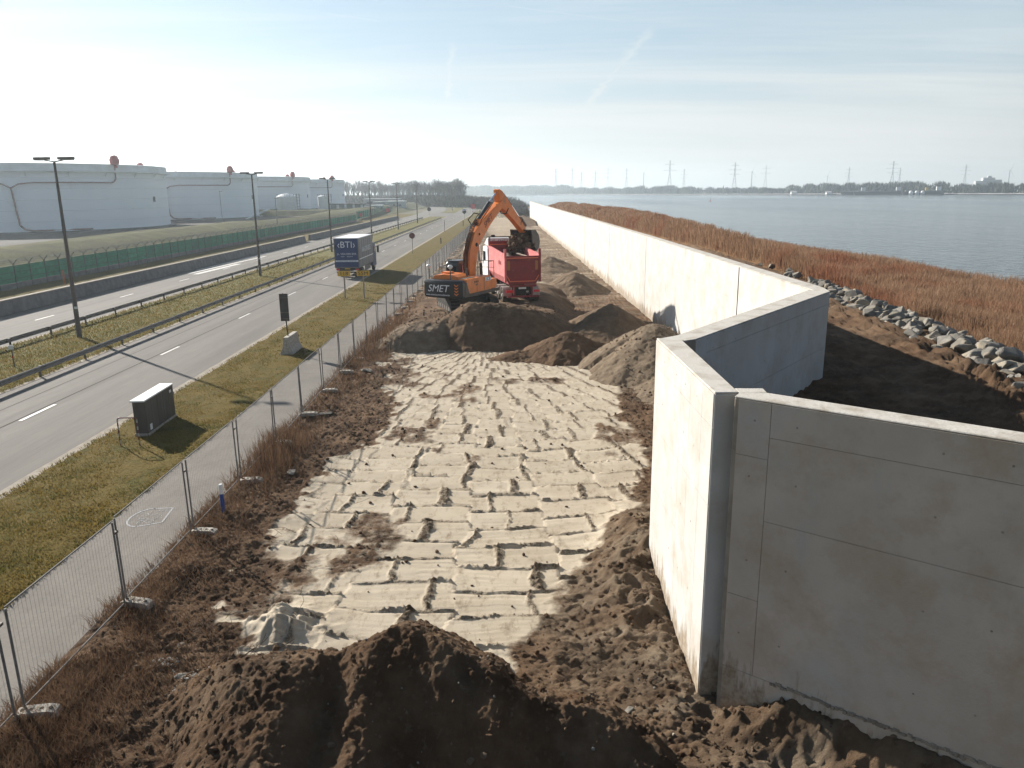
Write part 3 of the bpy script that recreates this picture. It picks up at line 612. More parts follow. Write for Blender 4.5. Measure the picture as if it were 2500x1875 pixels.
zz, sa_ = on_site(xx, yy); k_ = (sa_ < 0.35) | (RNG.uniform(0, 1, nn) < 0.035) | ((yy < 12) & (xx < 3))
xx, yy, zz = xx[k_], yy[k_], zz[k_]; sz = 0.012+0.042*RNG.uniform(0, 1, len(xx))**2.5+0.0004*yy
clod_mesh('soil_clods', np.stack([xx, yy, zz+sz*0.3], 1), sz, M['soil'], {'sand': np.zeros(len(xx)), 'grey': RNG.uniform(0, 0.8, len(xx))**2})
nn = 150; yy = RNG.uniform(7.6, 14, nn); xx = RNG.uniform(-6.5, 3.5, nn); zz, _ = on_site(xx, yy); sz = 0.008+0.022*RNG.uniform(0, 1, nn)**3
clod_mesh('pale_pebbles', np.stack([xx, yy, zz+sz*0.4], 1), sz, M['rock'])

# --- river side of the wall
def wall_x(Y):
    return np.interp(Y, [-12, 2, 11.6, 16.3, 24.0, 55, 262], [32, 15.6, 3.9, 3.35, 9.7, 9.55, 6.6])
def rock_x(Y): return 15.35+0.105*(Y-21.0)-0.0011*np.clip(Y-21, 0, 200)**2*0.35
def bank_z(X, Y):
    rx = rock_x(Y)
    a = 2.78+0.07*fbm(X*0.8, Y*0.8, 4, 501)+0.05*vn((X-rx)*2.2, Y*0.25, 503)+clods(X*4, Y*4, 505)*0.09+clods(X*9, Y*9, 506)*0.05
    d = X-rx
    a = a+0.30*np.exp(-((d+1.3)/0.7)**2)*(0.5+0.9*ridge(X*1.7, Y*1.7, 4, 507))+0.13*fbm(X*4, Y*4, 5, 508, 0.78)*sstep(-3.5, -1.5, d)+0.06*clods(X*6.5, Y*6.5, 512)*sstep(-3.5, -1.5, d)+0.07*clods(X*2.6, Y*2.6, 509)*sstep(-3.2, -1.2, d)+0.15*np.exp(-(d/1.0)**2)
    out = 2.7-1.7*sstep(0.6, 3.4, d)-0.8*sstep(5, 18, d)
    z = np.where(d > 0.6, out+0.1*fbm(X, Y, 3, 509), a)
    z = z-0.12*np.exp(-((X-wall_x(Y)-2.4)/0.35)**2)
    return z-(z+0.7)*sstep(0, 4, X-np.interp(Y, [x[0] for x in XR], [x[1] for x in XR])), np.zeros(X.shape), 0.10+0.25*fbm(X*0.6, Y*0.6, 3, 511)
XR = [(-10, 38), (49, 37), (62, 36), (79, 34.5), (115, 28.0), (190, 23.0), (265, 19.8), (300, 15)]
ysb = rows(-2, 300, 0.07, 3000); ub = np.concatenate([np.linspace(0, 0.42, 190), np.linspace(0.42, 1, 60)[1:]])
Yg = np.repeat(ysb[:, None], len(ub), 1); wx = wall_x(Yg); Xg = wx+(42-wx)*ub[None, :]
zg, sg, gg = bank_z(Xg, Yg)
ob = mesh_np('river_bank', np.stack([Xg, Yg, zg], -1).reshape(-1, 3), gridF(len(ysb), len(ub)), M['soil'], None, True, {'sand': sg, 'grey': gg}); struct(ob)

# --- rubble rocks behind the wall: every rock is a thing
import bmesh
rock_me = []
for k in range(9):
    bm = bmesh.new(); rr = random.Random(50+k)
    pts = [Vector((rr.uniform(-1, 1)*0.55, rr.uniform(-1, 1)*0.5, rr.uniform(-1, 1)*0.42)) for _ in range(13)]
    for p in pts: bm.verts.new(p*(0.62/max(p.length, 0.3))**0.6)
    r_ = bmesh.ops.convex_hull(bm, input=bm.verts); bmesh.ops.delete(bm, geom=[g for g in r_['geom_interior'] if isinstance(g, bmesh.types.BMVert)], context='VERTS')
    bmesh.ops.bevel(bm, geom=list(bm.edges), offset=0.035, segments=1, affect='EDGES')
    me = bpy.data.meshes.new('rock'); bm.to_mesh(me); bm.free(); me.materials.append(M['rock']); rock_me.append(me)
i = 0
rk = random.Random(5)
yq = 17.2
while yq < 108 and i < 299:
    nrow = 4 if yq < 46 else 2
    for j in range(nrow):
        s_ = rk.uniform(0.34, 0.84)*(1.0 if yq < 60 else 1.2); dxx = (j-(nrow-1)/2)*0.52+rk.uniform(-0.3, 0.3)
        top = 0.42*(1-abs(dxx)/1.1)*rk.uniform(0.2, 1.1)
        y_ = yq+rk.uniform(-0.25, 0.25); x_ = float(rock_x(y_))+0.25+dxx
        if 47 < yq and rk.random() < 0.80: continue
        o = put('rock', rock_me[rk.randrange(9)], None, (x_, y_, 2.80+0.14+top*0.8), rot=(rk.uniform(-.5, .5), rk.uniform(-.5, .5), rk.uniform(0, 6.28)), scale=(s_, s_*rk.uniform(0.75, 1.1), s_*rk.uniform(0.7, 1.0)))
        tag(o, ('large' if s_ > 0.75 else 'small' if s_ < 0.55 else 'medium')+' grey rock '+('on the reed side' if dxx > 0.35 else 'on the earth side' if dxx < -0.35 else 'on the crest')+' of the rubble ridge, '+('towards the right picture edge' if y_ < 27 else 'in its middle' if y_ < 36 else 'by the wall corner' if y_ < 46 else 'glimpsed over the wall'), 'rock', 'quarry rocks along the reed bed'); i += 1
    yq += 0.435 if yq < 46 else 0.75

# --- reeds
def blades(name, P, h, w, lean, mt, seed=1, plume=False):
    n = len(P); rg = np.random.default_rng(seed); a = rg.uniform(0, 2*PI, n); la = rg.uniform(0, 2*PI, n)
    dx = np.cos(a)*w/2; dy = np.sin(a)*w/2; lx = np.cos(la)*lean*h; ly = np.sin(la)*lean*h
    V = np.zeros((n, 5, 3)); b = P
    V[:, 0] = b+np.stack([-dx, -dy, 0*dx], 1); V[:, 1] = b+np.stack([dx, dy, 0*dx], 1)
    k = 1.1 if plume else 0.7; hm = 0.7 if plume else 0.55
    V[:, 2] = b+np.stack([-dx*k+lx*.45, -dy*k+ly*.45, h*hm], 1); V[:, 3] = b+np.stack([dx*k+lx*.45, dy*k+ly*.45, h*hm], 1); V[:, 4] = b+np.stack([lx, ly, h*0.99], 1)
    base = 5*np.arange(n)[:, None]; F = np.concatenate([base+np.array([[0, 1, 3]]), base+np.array([[0, 3, 2]]), base+np.array([[2, 3, 4]])])
    o = mesh_np(name, V.reshape(-1, 3), F, mt); return stuff(o)
XL = [(-10, 14), (14, 16.4), (21, 17.1), (41, 18.9), (60, 18.6), (110, 18.4), (180, 17.2), (265, 15.0), (300, 12)]
def reed_hump(X, Y):
    xl = np.interp(Y, [p[0] for p in XL], [p[1] for p in XL]); xr = np.interp(Y, [p[0] for p in XR], [p[1] for p in XR])+0.5*vn(Y*0.3, Y*0, 601)
    e = sstep(0, 1.3, X-xl)*sstep(0, 1.6, xr-X)*sstep(288, 262, Y)
    return e, bank_z(X, Y)[0]
def reed_h(X, Y): return 2.15+0.35*fbm(X*0.12, Y*0.07, 3, 605)+0.28*fbm(X*0.5, Y*0.4, 3, 606)
ysr = rows(8, 290, 0.3, 1800); ur = np.linspace(0, 1, 90); Yg = np.repeat(ysr[:, None], 90, 1)
xlg = np.interp(Yg, [p[0] for p in XL], [p[1] for p in XL]); xrg = np.interp(Yg, [p[0] for p in XR], [p[1] for p in XR])+1; Xg = xlg+(xrg-xlg)*ur[None]
eg, bz = reed_hump(Xg, Yg); zg = bz-0.1+eg*(reed_h(Xg, Yg)*0.66+0.12*fbm(Xg*2, Yg*2, 3, 611))
o = mesh_np('reed_thicket', np.stack([Xg, Yg, zg], -1).reshape(-1, 3), gridF(len(ysr), 90), M['reedbase'], None, True); stuff(o, 'dense lower mass of the rust brown reed bed by the river', 'reeds')
nr = 420000; yy = 1/(RNG.uniform(1/285.0, 1/15.0, nr))
yy = np.where(RNG.uniform(0, 1, nr) < 0.35, RNG.uniform(15, 280, nr), yy); u = RNG.uniform(0, 1, nr)
xl = np.interp(yy, [p[0] for p in XL], [p[1] for p in XL]); xr = np.interp(yy, [p[0] for p in XR], [p[1] for p in XR]); xx = xl+0.2+(xr-xl)*u
eg, bz = reed_hump(xx, yy); hh = reed_h(xx, yy)*(0.86+0.22*RNG.uniform(0, 1, nr))*(0.55+0.45*eg)
hole = sstep(0.40, 0.55, fbm(xx*0.25, yy*0.12, 3, 620)); hh *= 1-0.45*hole
lowz = 0.58*eg*hh
P = np.stack([xx, yy, bz+lowz], 1)
o = blades('reeds', P, hh-lowz, 0.006+0.00030*yy+0.004*RNG.uniform(0, 1, nr), RNG.uniform(0.05, 0.38, nr), M['reed'], 3, True)
o['label'] = 'rust brown reeds with pale plumes between the rocks and the river'; o['category'] = 'reeds'

# ------------------------------------------------------------------ roads, path, verges
def ribbon(name, pts, w, z, mt, seg=1.0):
    """pts = centre line; w = width or list"""
    V = []; F = []
    n = len(pts)
    for k, p in enumerate(pts):
        a = pts[max(k-1, 0)]; b = pts[min(k+1, n-1)]; d = Vector((b[0]-a[0], b[1]-a[1])).normalized(); ww = (w[k] if isinstance(w, (list, tuple)) else w)/2
        V += [(p[0]-d.y*ww, p[1]+d.x*ww, z), (p[0]+d.y*ww, p[1]-d.x*ww, z)]
    F = [(2*k, 2*k+1, 2*k+3, 2*k+2) for k in range(n-1)]
    o = mesh_np(name, V, F, mt); return o
def spl(ctrl, n=10):
    out = []
    c = [ctrl[0]]+list(ctrl)+[ctrl[-1]]
    for i in range(1, len(c)-2):
        p0, p1, p2, p3 = [Vector(c[j]) for j in (i-1, i, i+1, i+2)]
        for k in range(n):
            t = k/n; out.append(tuple(0.5*((2*p1)+(-p0+p2)*t+(2*p0-5*p1+4*p2-p3)*t*t+(-p0+3*p1-3*p2+p3)*t**3)))
    out.append(tuple(ctrl[-1])); return out
roadA = [(-19.15, -30), (-19.15, 320)]+spl([(-19.15, 330), (-21.5, 400), (-27, 470), (-38, 550), (-57, 640), (-84, 730), (-125, 830), (-190, 930)], 6)
roadB = [(-33.8, -30), (-33.8, 270)]+spl([(-33.8, 280), (-34.5, 345), (-38.5, 420), (-47, 500), (-63, 590), (-88, 680), (-128, 780)], 6)
struct(ribbon('road_near', roadA, [7.5, 7.5]+[8.2]*(len(roadA)-2), 0.004, M['asphalt']))
struct(ribbon('road_far', roadB, [7.6]*2+[9.5]*(len(roadB)-2), 0.008, M['asphalt']))
struct(ribbon('junction', [(-26.5, 271), (-26.5, 341)], 15, 0.0, M['asphalt']))
struct(ribbon('side_road', [(-16, 319), (60, 319)], 9, -0.004, M['asphalt']))
pthf = [(-9.6, -30), (-9.6, 312)]
struct(ribbon('cycle_path', pthf, 2.85, 0.010, M['path']))
struct(ribbon('far_pavement', spl([(-12.2, 330), (-14.5, 380), (-18.5, 440), (-29, 520), (-46, 620)], 6), 1.6, 0.012, M['kerb']))
# dashes and painted marks
def dashes(name, x, y0, step, ln, n, w=0.15, z=0.016):
    g = G()
    for k in range(n):
        y = y0+k*step; g.add([(x-w/2, y, z), (x+w/2, y, z), (x+w/2, y+ln, z), (x-w/2, y+ln, z)], [(0, 1, 2, 3)])
    return struct(g.build(name, M['paint']))
dashes('lane_markings_near', -19.42, 29.5-12.75*2, 12.75, 2.45, 25)
dashes('lane_markings_far', -34.0, 42.6-12.5, 12.5, 2.4, 20, z=0.020)
g = G()
for x0, y0, x1, y1, w in ((-36.2, 88, -34.9, 112, 0.22), (-35.1, 87, -34.6, 100, 0.35), (-36.9, 92, -36.4, 118, 0.15)):
    g.add([(x0-w, y0, .024), (x0+w, y0, .024), (x1+w, y1, .024), (x1-w, y1, .024)], [(0, 1, 2, 3)])
struct(g.build('merge_markings', M['paint']))
g = G()
for x, w in ((-19.62, 0.035), (-21.2, 0.02)):
    g.add([(x-w, 0, .010), (x+w, 0, .010), (x+w, 300, .010), (x-w, 300, .010)], [(0, 1, 2, 3)])
struct(g.build('road_seams', M['darkearth']))
def strip(name, x0, x1, y0, y1, z, mt, wob=0.06, n=500, seed=1, h=0.0):
    ys_ = rows(max(y0, 3), y1, 0.15, 2600); ys_ = np.concatenate([[y0], ys_]) if y0 < 3 else ys_
    a = x0+wob*fbm(ys_*0.8, ys_*0, 4, seed); b = x1+wob*fbm(ys_*0.8, ys_*0+4, 4, seed+5)
    zz = z+h*fbm(ys_*2, ys_*0, 3, seed+8)
    V = np.stack([np.stack([a, ys_, zz], 1), np.stack([b, ys_, zz], 1)], 1).reshape(-1, 3)
    k = np.arange(len(ys_)-1)*2; F = np.stack([k, k+1, k+3, k+2], 1)
    return struct(mesh_np(name, V, F, mt))
strip('kerb_strip', -15.42, -15.0, -20, 311, 0.014, M['kerb'], 0.05, seed=1)
strip('median_kerb_near', -23.3, -22.9, -20, 270, 0.016, M['kerb'], 0.05, seed=2)
strip('median_kerb_far', -30.0, -29.6, -20, 270, 0.016, M['kerb'], 0.05, seed=3)
def verge(name, x0, x1, y0, y1, mt, amp=0.035, seed=700, e0=0.06, e1=0.06, dx=0.11, base=0.035):
    ys_ = rows(max(y0, 4), y1, 0.1, 2200); nx = max(4, int((x1-x0)/dx)); U = np.linspace(0, 1, nx)
    a = x0+e0*fbm(ys_*1.3, ys_*0+1, 4, seed)*2; b = x1+e1*fbm(ys_*1.1, ys_*0+9, 4, seed+2)*2
    X = a[:, None]+(b-a)[:, None]*U[None]; Y = np.repeat(ys_[:, None], nx, 1)
    z = base+amp*fbm(X*1.5, Y*1.5, 4, seed+3)+0.018*fbm(X*7, Y*7, 3, seed+4); z = z*np.clip(np.minimum(U, 1-U)*nx/1.5, 0, 1)[None]**0.5+0.006*(1-np.clip(np.minimum(U, 1-U)*nx, 0, 1))[None]
    return struct(mesh_np(name, np.stack([X, Y, z], -1).reshape(-1, 3), gridF(len(ys_), nx), mt, None, True))
verge('grass_verge', -15.08, -10.95, 5, 311, M['grass'])
verge('median_grass', -29.75, -23.15, 5, 268, M['median'], seed=720)
verge('outer_verge', -47.9, -38.2, 20, 300, M['grass'], seed=740, dx=0.4, amp=0.08)
verge('far_median', -30.6, -24.6, 345, 420, M['median'], seed=750, dx=0.6)
verge('far_field', -15, 9, 326, 420, M['median'], seed=760, dx=1.0)
n = 52000; yy = 1/(RNG.uniform(1/75.0, 1/15.0, n)); xx = RNG.uniform(-15.15, -10.9, n); keep = (fbm(xx*0.9, yy*0.9, 3, 770)+0.3) > RNG.uniform(-0.4, 0.7, n); xx = xx[keep]; yy = yy[keep]
o = blades('verge_grass_blades', np.stack([xx, yy, 0.02+0*xx], 1), RNG.uniform(0.04, 0.10, len(xx)), 0.012+0.0006*yy, RNG.uniform(0.2, 0.9, len(xx)), M['grassblade'], 5)
n = 30000; yy = 1/(RNG.uniform(1/110.0, 1/32.0, n)); xx = RNG.uniform(-29.8, -23.0, n)
o = blades('median_grass_blades', np.stack([xx, yy, 0.02+0*xx], 1), RNG.uniform(0.06, 0.16, len(xx)), 0.012+0.0006*yy, RNG.uniform(0.2, 0.9, len(xx)), M['grassblade'], 6)
# dry weeds along the temporary fence
n = 42000; yy = 1/(RNG.uniform(1/66.0, 1/8.5, n)); xx = -8.75+np.abs(RNG.normal(0, 1.35, n))
dens = 0.30+0.9*fbm(xx*0.7, yy*0.45, 3, 780)+0.8*np.exp(-((yy-24.5)/3.2)**2)*(xx < -6.9)+0.9*np.exp(-((yy-46)/9)**2)*(xx < -6.2)+0.5*(yy < 13)*(xx < -5.4)-0.25*(xx > -6.4)
k_ = RNG.uniform(0, 1, n) < dens; xx = xx[k_]; yy = yy[k_]; zz, sa_ = on_site(xx, yy); k_ = (sa_ < 0.3) & (xx < -5.0); xx, yy, zz = xx[k_], yy[k_], zz[k_]
hh = RNG.uniform(0.08, 0.32, len(xx))+0.75*RNG.uniform(0, 1, len(xx))**2*(np.exp(-((yy-24.5)/3.0)**2)*(xx < -7.0)+np.exp(-((yy-46)/9)**2)*(xx < -6.3))
o = blades('dry_weeds', np.stack([xx, yy, zz-0.02], 1), hh, 0.007+0.00045*yy, RNG.uniform(0.15, 1.3, len(xx))*np.where(hh > 0.5, 0.3, 1), M['dryplant'], 8)
o['label'] = 'dry reddish brown weeds along the foot of the temporary fence'; o['category'] = 'weeds'

# tank farm ground: grassy bank, then dark bund floor
def bankz(X, Y):
    c = sstep(-51, -63, X)*2.35*(1-sstep(-65.5, -71, X)*0.78); w = 0.3*fbm(X*0.12, Y*0.05, 3, 801)+0.12*fbm(X*0.5, Y*0.5, 3, 803)
    gap = np.exp(-((Y-232)/16)**2)*0.7+np.exp(-((Y-335)/10)**2)*0.5
    return np.maximum(-0.02, c*(1-gap*sstep(-60, -66, X))*(1+0.15*w)+w*0.5*sstep(-49, -54, X)+0.12)
ys_ = rows(30, 640, 0.8, 900); xs_ = np.linspace(-48.35, -74, 44)[::-1]; X, Y = np.meshgrid(xs_, ys_)
struct(mesh_np('grassy_bank', np.stack([X, Y, bankz(X, Y)], -1).reshape(-1, 3), gridF(len(ys_), len(xs_)), M['bank'], None, True))
sheet('tank_farm_floor', [(-400, 60), (-72, 60), (-72, 700), (-400, 700)], 0.62, M['darkearth'])
# ------------------------------------------------------------------ flood wall
WH = 5.5
wall = thing('concrete_flood_wall', 'long pale concrete flood wall that zigzags between the building site and the river', 'wall', (3.3, 14, 0))
def wpart(g, name, mt): 
    o = g.build(name, mt, wall); o.location = (-3.3, -14, 0); return o
def core(poly, z0=-0.4, z1=WH, bev=0.018, mt='wallcore'):
    g = G(); g.prism(poly, 'z', z0, z1); o = wpart(g, 'wall_section', [M[mt]])
    g = G(); c_ = Vector((sum(p[0] for p in poly)/len(poly), sum(p[1] for p in poly)/len(poly))); g.prism(poly, 'z', z1+0.001, z1+0.03)
    wpart(g, 'coping', M['walltop']).modifiers.new('b', 'BEVEL').width = 0.012
    b = o.modifiers.new('b', 'BEVEL'); b.width = bev; b.segments = 2; b.limit_method = 'ANGLE'
    return o
def offs(a, b, d):
    t = Vector((b[0]-a[0], b[1]-a[1])).normalized(); n = Vector((t.y, -t.x)); return n*d      # right-hand side of a->b
def panels(a, b, cols, rows_, th=0.011, gap=0.008, ztop=WH-0.004, mt='wall'):
    """cast panels on the right-hand side of the line a->b, proud of the core by th"""
    t = Vector((b[0]-a[0], b[1]-a[1])).normalized(); n = Vector((t.y, -t.x))
    for c0, c1 in zip(cols[:-1], cols[1:]):
        rr_ = rows_(c0) if callable(rows_) else rows_
        for r0, r1 in zip(rr_[:-1], rr_[1:]):
            p0 = Vector(a)+t*(c0+gap/2); p1 = Vector(a)+t*(c1-gap/2); g = G()
            q = [p0-n*0.03, p1-n*0.03, p1+n*th, p0+n*th]
            z0_, z1_ = r0+gap/2, min(r1-gap/2, ztop); g.prism([(v.x, v.y) for v in q], 'z', z0_, z1_)
            wpart(g, 'panel', M[mt])
# end pier C (lit face looks left)
core([(3.105, 16.40), (3.60, 16.30), (3.54, 11.76), (3.165, 11.75)], mt='wall')
panels((3.165, 11.75), (3.105, 16.40), [], [])
def run(a, b, cols, rows_): panels(a, b, cols, rows_)
# C: right-hand side of (far->near) is the left face
tC = 4.65
a_, b_ = (3.105, 16.40), (3.165, 11.75)
panels(a_, b_, [0.02, 0.40, 2.46, 3.16, 3.97, tC-0.02], [-0.3, 2.25, 3.62, 4.95, WH])
# D: face looks at the camera; right-hand side of a->b going from pier to the right is (y,-x)... towards the camera
Da, Db = (3.41, 11.52), (12.41, 4.30)
tD = Vector((Db[0]-Da[0], Db[1]-Da[1])).normalized()
nb = Vector((-tD.y, tD.x))*0.40
core([Da, Db, (Db[0]+nb.x, Db[1]+nb.y), (3.545+0.42, 11.70), (3.545, 11.745)][0:5])
panels(Da, Db, [0.07, 0.585, 6.05, 11.4], lambda c: [0.92, 2.25, 4.62, WH] if c < 0.5 else [0.92, 3.62, 4.97, WH], mt='wallshade')
panels(Da, Db, [0.07, 3.3, 6.05, 11.4], [-0.3, 0.915], th=0.006, mt='wallshade')
g = G(); rj = random.Random(4)
for q in range(150):
    c = 0.9+q*0.06; p = Vector(Da)+tD*c; g.box((p.x-nb.x*0.02, p.y-nb.y*0.02, 0.92+rj.uniform(-0.02, 0.02)), (0.09, 0.05, rj.uniform(0.02, 0.06)), rj.uniform(0, 3))
stuff(wpart(g, 'rough_joint', M['wallcore']))
core([(3.545, 11.748), (3.98, 11.72), (4.0, 12.0), (3.545, 12.03)], z1=WH-0.006, mt='wall')
# B: shaded face looks right/near; A: long lit run
core([(3.21, 16.41), (3.66, 16.10), (3.90, 16.245), (9.80, 23.90), (9.80, 24.2), (9.3, 24.32), (3.60, 16.72)], z1=WH-0.004)
panels((3.905, 16.24), (9.80, 23.895), [0.0, 0.55, 1.46, 5.1, 8.75, 9.64], lambda c: [0.5, 2.4, 3.8, 5.14, WH] if c > 0.3 else [0.5, WH])
Apts = [(9.42, 24.25), (9.40, 55), (8.9, 90), (7.5, 175), (6.35, 259)]
L = 0; cor = []
for k in range(len(Apts)-1):
    a, b = Vector(Apts[k]), Vector(Apts[k+1]); n = offs(a, b, 0.45)
    core([tuple(a), tuple(b), tuple(b+n), tuple(a+n)] if k else [(9.42, 24.25), tuple(b), tuple(b+n), (10.0, 24.9), (9.82, 23.91)], mt='wall')
    ln = (b-a).length; step = 2.56 if k == 0 else (5.0 if k < 3 else 7.0); nc = int(round(ln/step)); cols = [ln*i/nc for i in range(nc+1)]
    # left face of the run is on the right-hand side of b->a
    panels(tuple(b), tuple(a), cols, [-0.3, 1.45, 4.1, WH])
g = G(); rr_t = random.Random(8)
def tie(a, b, c, z):
    t_ = Vector((b[0]-a[0], b[1]-a[1])).normalized(); n_ = Vector((t_.y, -t_.x)); p = Vector(a)+t_*c
    g.cyl((p.x-n_.x*0.02, p.y-n_.y*0.02, z), (p.x+n_.x*0.0135, p.y+n_.y*0.0135, z), 0.017, n=8)
for a, b, cs in ((Da, Db, (0.33, 1.0, 2.9, 3.7, 5.6, 6.4)), ((3.905, 16.24), (9.80, 23.895), (0.9, 2.2, 4.3, 5.9, 8.0)), ((3.105, 16.40), (3.165, 11.75), (0.9, 2.0, 2.8, 3.6))):
    for c in cs:
        for z in (1.6, 2.9, 4.3, 5.2): tie(a, b, c+rr_t.uniform(-.03, .03), z)
stuff(wpart(g, 'tie_holes', M['wallcore']))
# expansion joints: dark rubber strips
for yj, xj in ((32.2, 9.40), (54.6, 9.40), (73.0, 9.14), (94, 8.83)):
    g = G(); g.box((xj-0.006, yj, 2.7), (0.035, 0.022, 5.58)); wpart(g, 'joint_strip', M['railsteel'])

# ------------------------------------------------------------------ temporary mesh fence
g = G(); PW = 3.50; PH = 2.0
for x in (0.02, PW-0.02): g.cyl((0, x, 0.0), (0, x, PH+0.06), 0.021, n=8)
fr_me = g.mesh('post', M['steel'])
def single(fn, name, mt): g = G(); fn(g); return g.mesh(name, mt)
post_me = single(lambda g: g.cyl((0, 0, 0.0), (0, 0, PH+0.05), 0.022, n=8), 'post', M['steel'])
rail_me = single(lambda g: g.cyl((0, 0.02, 0), (0, PW-0.02, 0), 0.016, n=6), 'rail', M['steel'])
def wires(g):
    for i in range(1, 33): g.cyl((0, 0.02+i*(PW-0.04)/33, 0.16), (0, 0.02+i*(PW-0.04)/33, PH), 0.0022, n=3, cap=False)
    for z in np.linspace(0.3, 1.85, 8): g.cyl((0, 0.02, z), (0, PW-0.02, z), 0.0020, n=3, cap=False)
wire_me = single(wires, 'wire_mesh', M['steel'])
clamp_me = single(lambda g: g.box((0, 0, 0), (0.05, 0.11, 0.05)), 'clamp', M['darksteel'])
def foot(g):
    g.prism([(-0.36, 0), (0.36, 0), (0.32, 0.10), (0.2, 0.135), (-0.2, 0.135), (-0.32, 0.10)], 'y', -0.115, 0.115)
    for x in (-0.22, -0.08, 0.08, 0.22): g.cyl((x, 0, 0.12), (x, 0, 0.139), 0.035, n=8, mi=1)
foot_me = single(foot, 'fence_foot', [M['block'], M['blackmatt']])
fy0 = 11.38-3*3.62; nfence = 62
ords = {2: 'leftmost one in the picture', 3: 'nearest complete one', 4: 'second complete one from the camera', 5: 'one with the blue bollard behind it', 6: 'one where the rusty weeds begin', 7: 'one behind the densest weeds'}
for k in range(nfence):
    y0 = fy0+k*3.62; lean = random.uniform(-0.018, 0.018); xo = -8.27+random.uniform(-0.035, 0.035)
    t = thing('mesh_fence', ('temporary wire mesh fence panel, '+ords[k]) if k in ords else ('temporary wire mesh fence panel '+('below the lower left picture corner' if k < 2 else 'level with the sand field and small soil heaps' if k < 14 else 'beside the excavator and its rusty weeds' if k < 20 else 'beyond the excavator, towards the junction')), 'fence panel', (xo, y0, 0.13), random.uniform(-0.008, 0.008), 'temporary fence panels beside the cycle path')
    t.rotation_euler = (random.uniform(-0.01, 0.01), lean, random.uniform(-0.010, 0.010))
    put('post', post_me, t, (0, 0.03, -0.08)); put('post', post_me, t, (0, PW-0.03, -0.08))
    put('rail', rail_me, t, (0, 0, PH)); put('rail', rail_me, t, (0, 0, 0.15)); put('wire_mesh', wire_me, t)
    if k < 20: put('clamp', clamp_me, t, (0, PW+0.05, 1.72))
    f = put('ballast_block', foot_me, None, (-8.25+0.28+random.uniform(-0.05, 0.05), y0-0.05, max(0.0, site_z(-8.0, y0))-0.01 if y0 > 4 else 0.0), random.uniform(-0.25, 0.25))
    near = {3: 'nearest pale concrete fence foot, at the lower left corner', 4: 'second pale concrete fence foot from the camera', 5: 'concrete fence foot just in front of the blue bollard'}
    tag(f, near.get(k, 'concrete foot block of the mesh fence '+('outside the lower left corner' if k < 3 else 'beside the sand field' if k < 14 else 'beyond the excavator')), 'fence foot', 'concrete feet of the temporary fence')

# ------------------------------------------------------------------ guard rails
def guard_rail(label, x, side, y0, y1, step, lab_group=None):
    t = thing('guard_rail', label, 'guard rail', (x, y0, 0))
    prof = [(0, 0.60), (0.05, 0.57), (0.05, 0.52), (0.0, 0.47), (0.05, 0.42), (0.05, 0.36), (0.0, 0.33), (-0.012, 0.33), (0.035, 0.37), (0.035, 0.41), (-0.015, 0.47), (0.035, 0.53), (0.035, 0.56), (-0.012, 0.60)]
    prof = [(side*(0.10+a), b) for a, b in prof]
    n = int((y1-y0)/(step*2))
    for k in range(n):
        g = G(); g.prism(prof, 'y', k*step*2+0.005, (k+1)*step*2-0.005); g.build('rail', M['railsteel'], t)
    pm = single(lambda g: (g.box((0, 0, 0.27), (0.10, 0.07, 0.62)), g.box((side*0.06, 0, 0.465), (0.13, 0.11, 0.24))), 'post', M['darksteel'])
    for k in range(int((y1-y0)/step)+1): put('post', pm, t, (-side*0.04, k*step, 0))
    g = G(); g.beam((0.1*side, (n*2)*step, 0.46), (0.1*side-0.2, (n*2)*step+3, 0.1), 0.05, 0.26); g.build('rail_end', M['railsteel'], t)
    return t
guard_rail('dark steel guard rail on the near side of the grass median', -23.05, 1, 4.05, 268, 4.14)
guard_rail('dark steel guard rail on the far side of the grass median', -29.25, -1, 7.3, 268, 4.15)

# ------------------------------------------------------------------ street lamps
lp = thing('street_lamp', 'x', 'street lamp', (-27, 48, 0), 0, 'double headed street lamps along the median')
g = G(); g.cyl((0, 0, 0), (0, 0, 0.9), 0.155, 0.15, 12); g.cyl((0, 0, 0.9), (0, 0, 10.6), 0.145, 0.065, 12); g.build('pole', M['darksteel'], lp, smooth=False)
g = G(); g.tube([(-0.75, 0, 10.72), (0, 0, 10.58), (0.75, 0, 10.72)], 0.04, 6); g.build('crossarm', M['darksteel'], lp)
def head(sx):
    g = G(); g.prism([(sx*0.25, -0.12), (sx*0.45, -0.19), (sx*1.1, -0.17), (sx*1.22, -0.08), (sx*1.22, 0.08), (sx*1.1, 0.17), (sx*0.45, 0.19), (sx*0.25, 0.12)], 'z', 10.70, 10.86)
    o = g.build('lamp_head', M['railsteel'], lp, bevel=0.04); g = G(); g.box((sx*0.85, 0, 10.685), (0.6, 0.26, 0.05)); g.build('lens', M['tankgrey'], o)
head(-1); head(1)
g = G(); g.box((0.12, -0.15, 1.9), (0.2, 0.02, 0.14)); g.build('number_tag', M['white'], lp)
labs = ['tall double headed street lamp at far left, the nearest', 'second double headed street lamp, left of the blue truck', 'third double headed street lamp, just left above the blue truck', 'fourth street lamp, right behind the blue truck roof', 'fifth street lamp before the end of the median', 'sixth street lamp where the median guard rails end']
for k, y in enumerate((48, 84.3, 119, 154, 191, 231)):
    o = lp if k == 0 else copy_tree(lp); o.location = (-27, y, 0); o['label'] = labs[k]; o.rotation_euler[2] = random.uniform(-0.03, 0.03)
o = copy_tree(lp); o.location = (-28, 385, 0); o['label'] = 'far street lamp on the second grass island beyond the junction'
o = copy_tree(lp); o.location = (-31, 452, 0); o['label'] = 'farthest street lamp in the road bend'

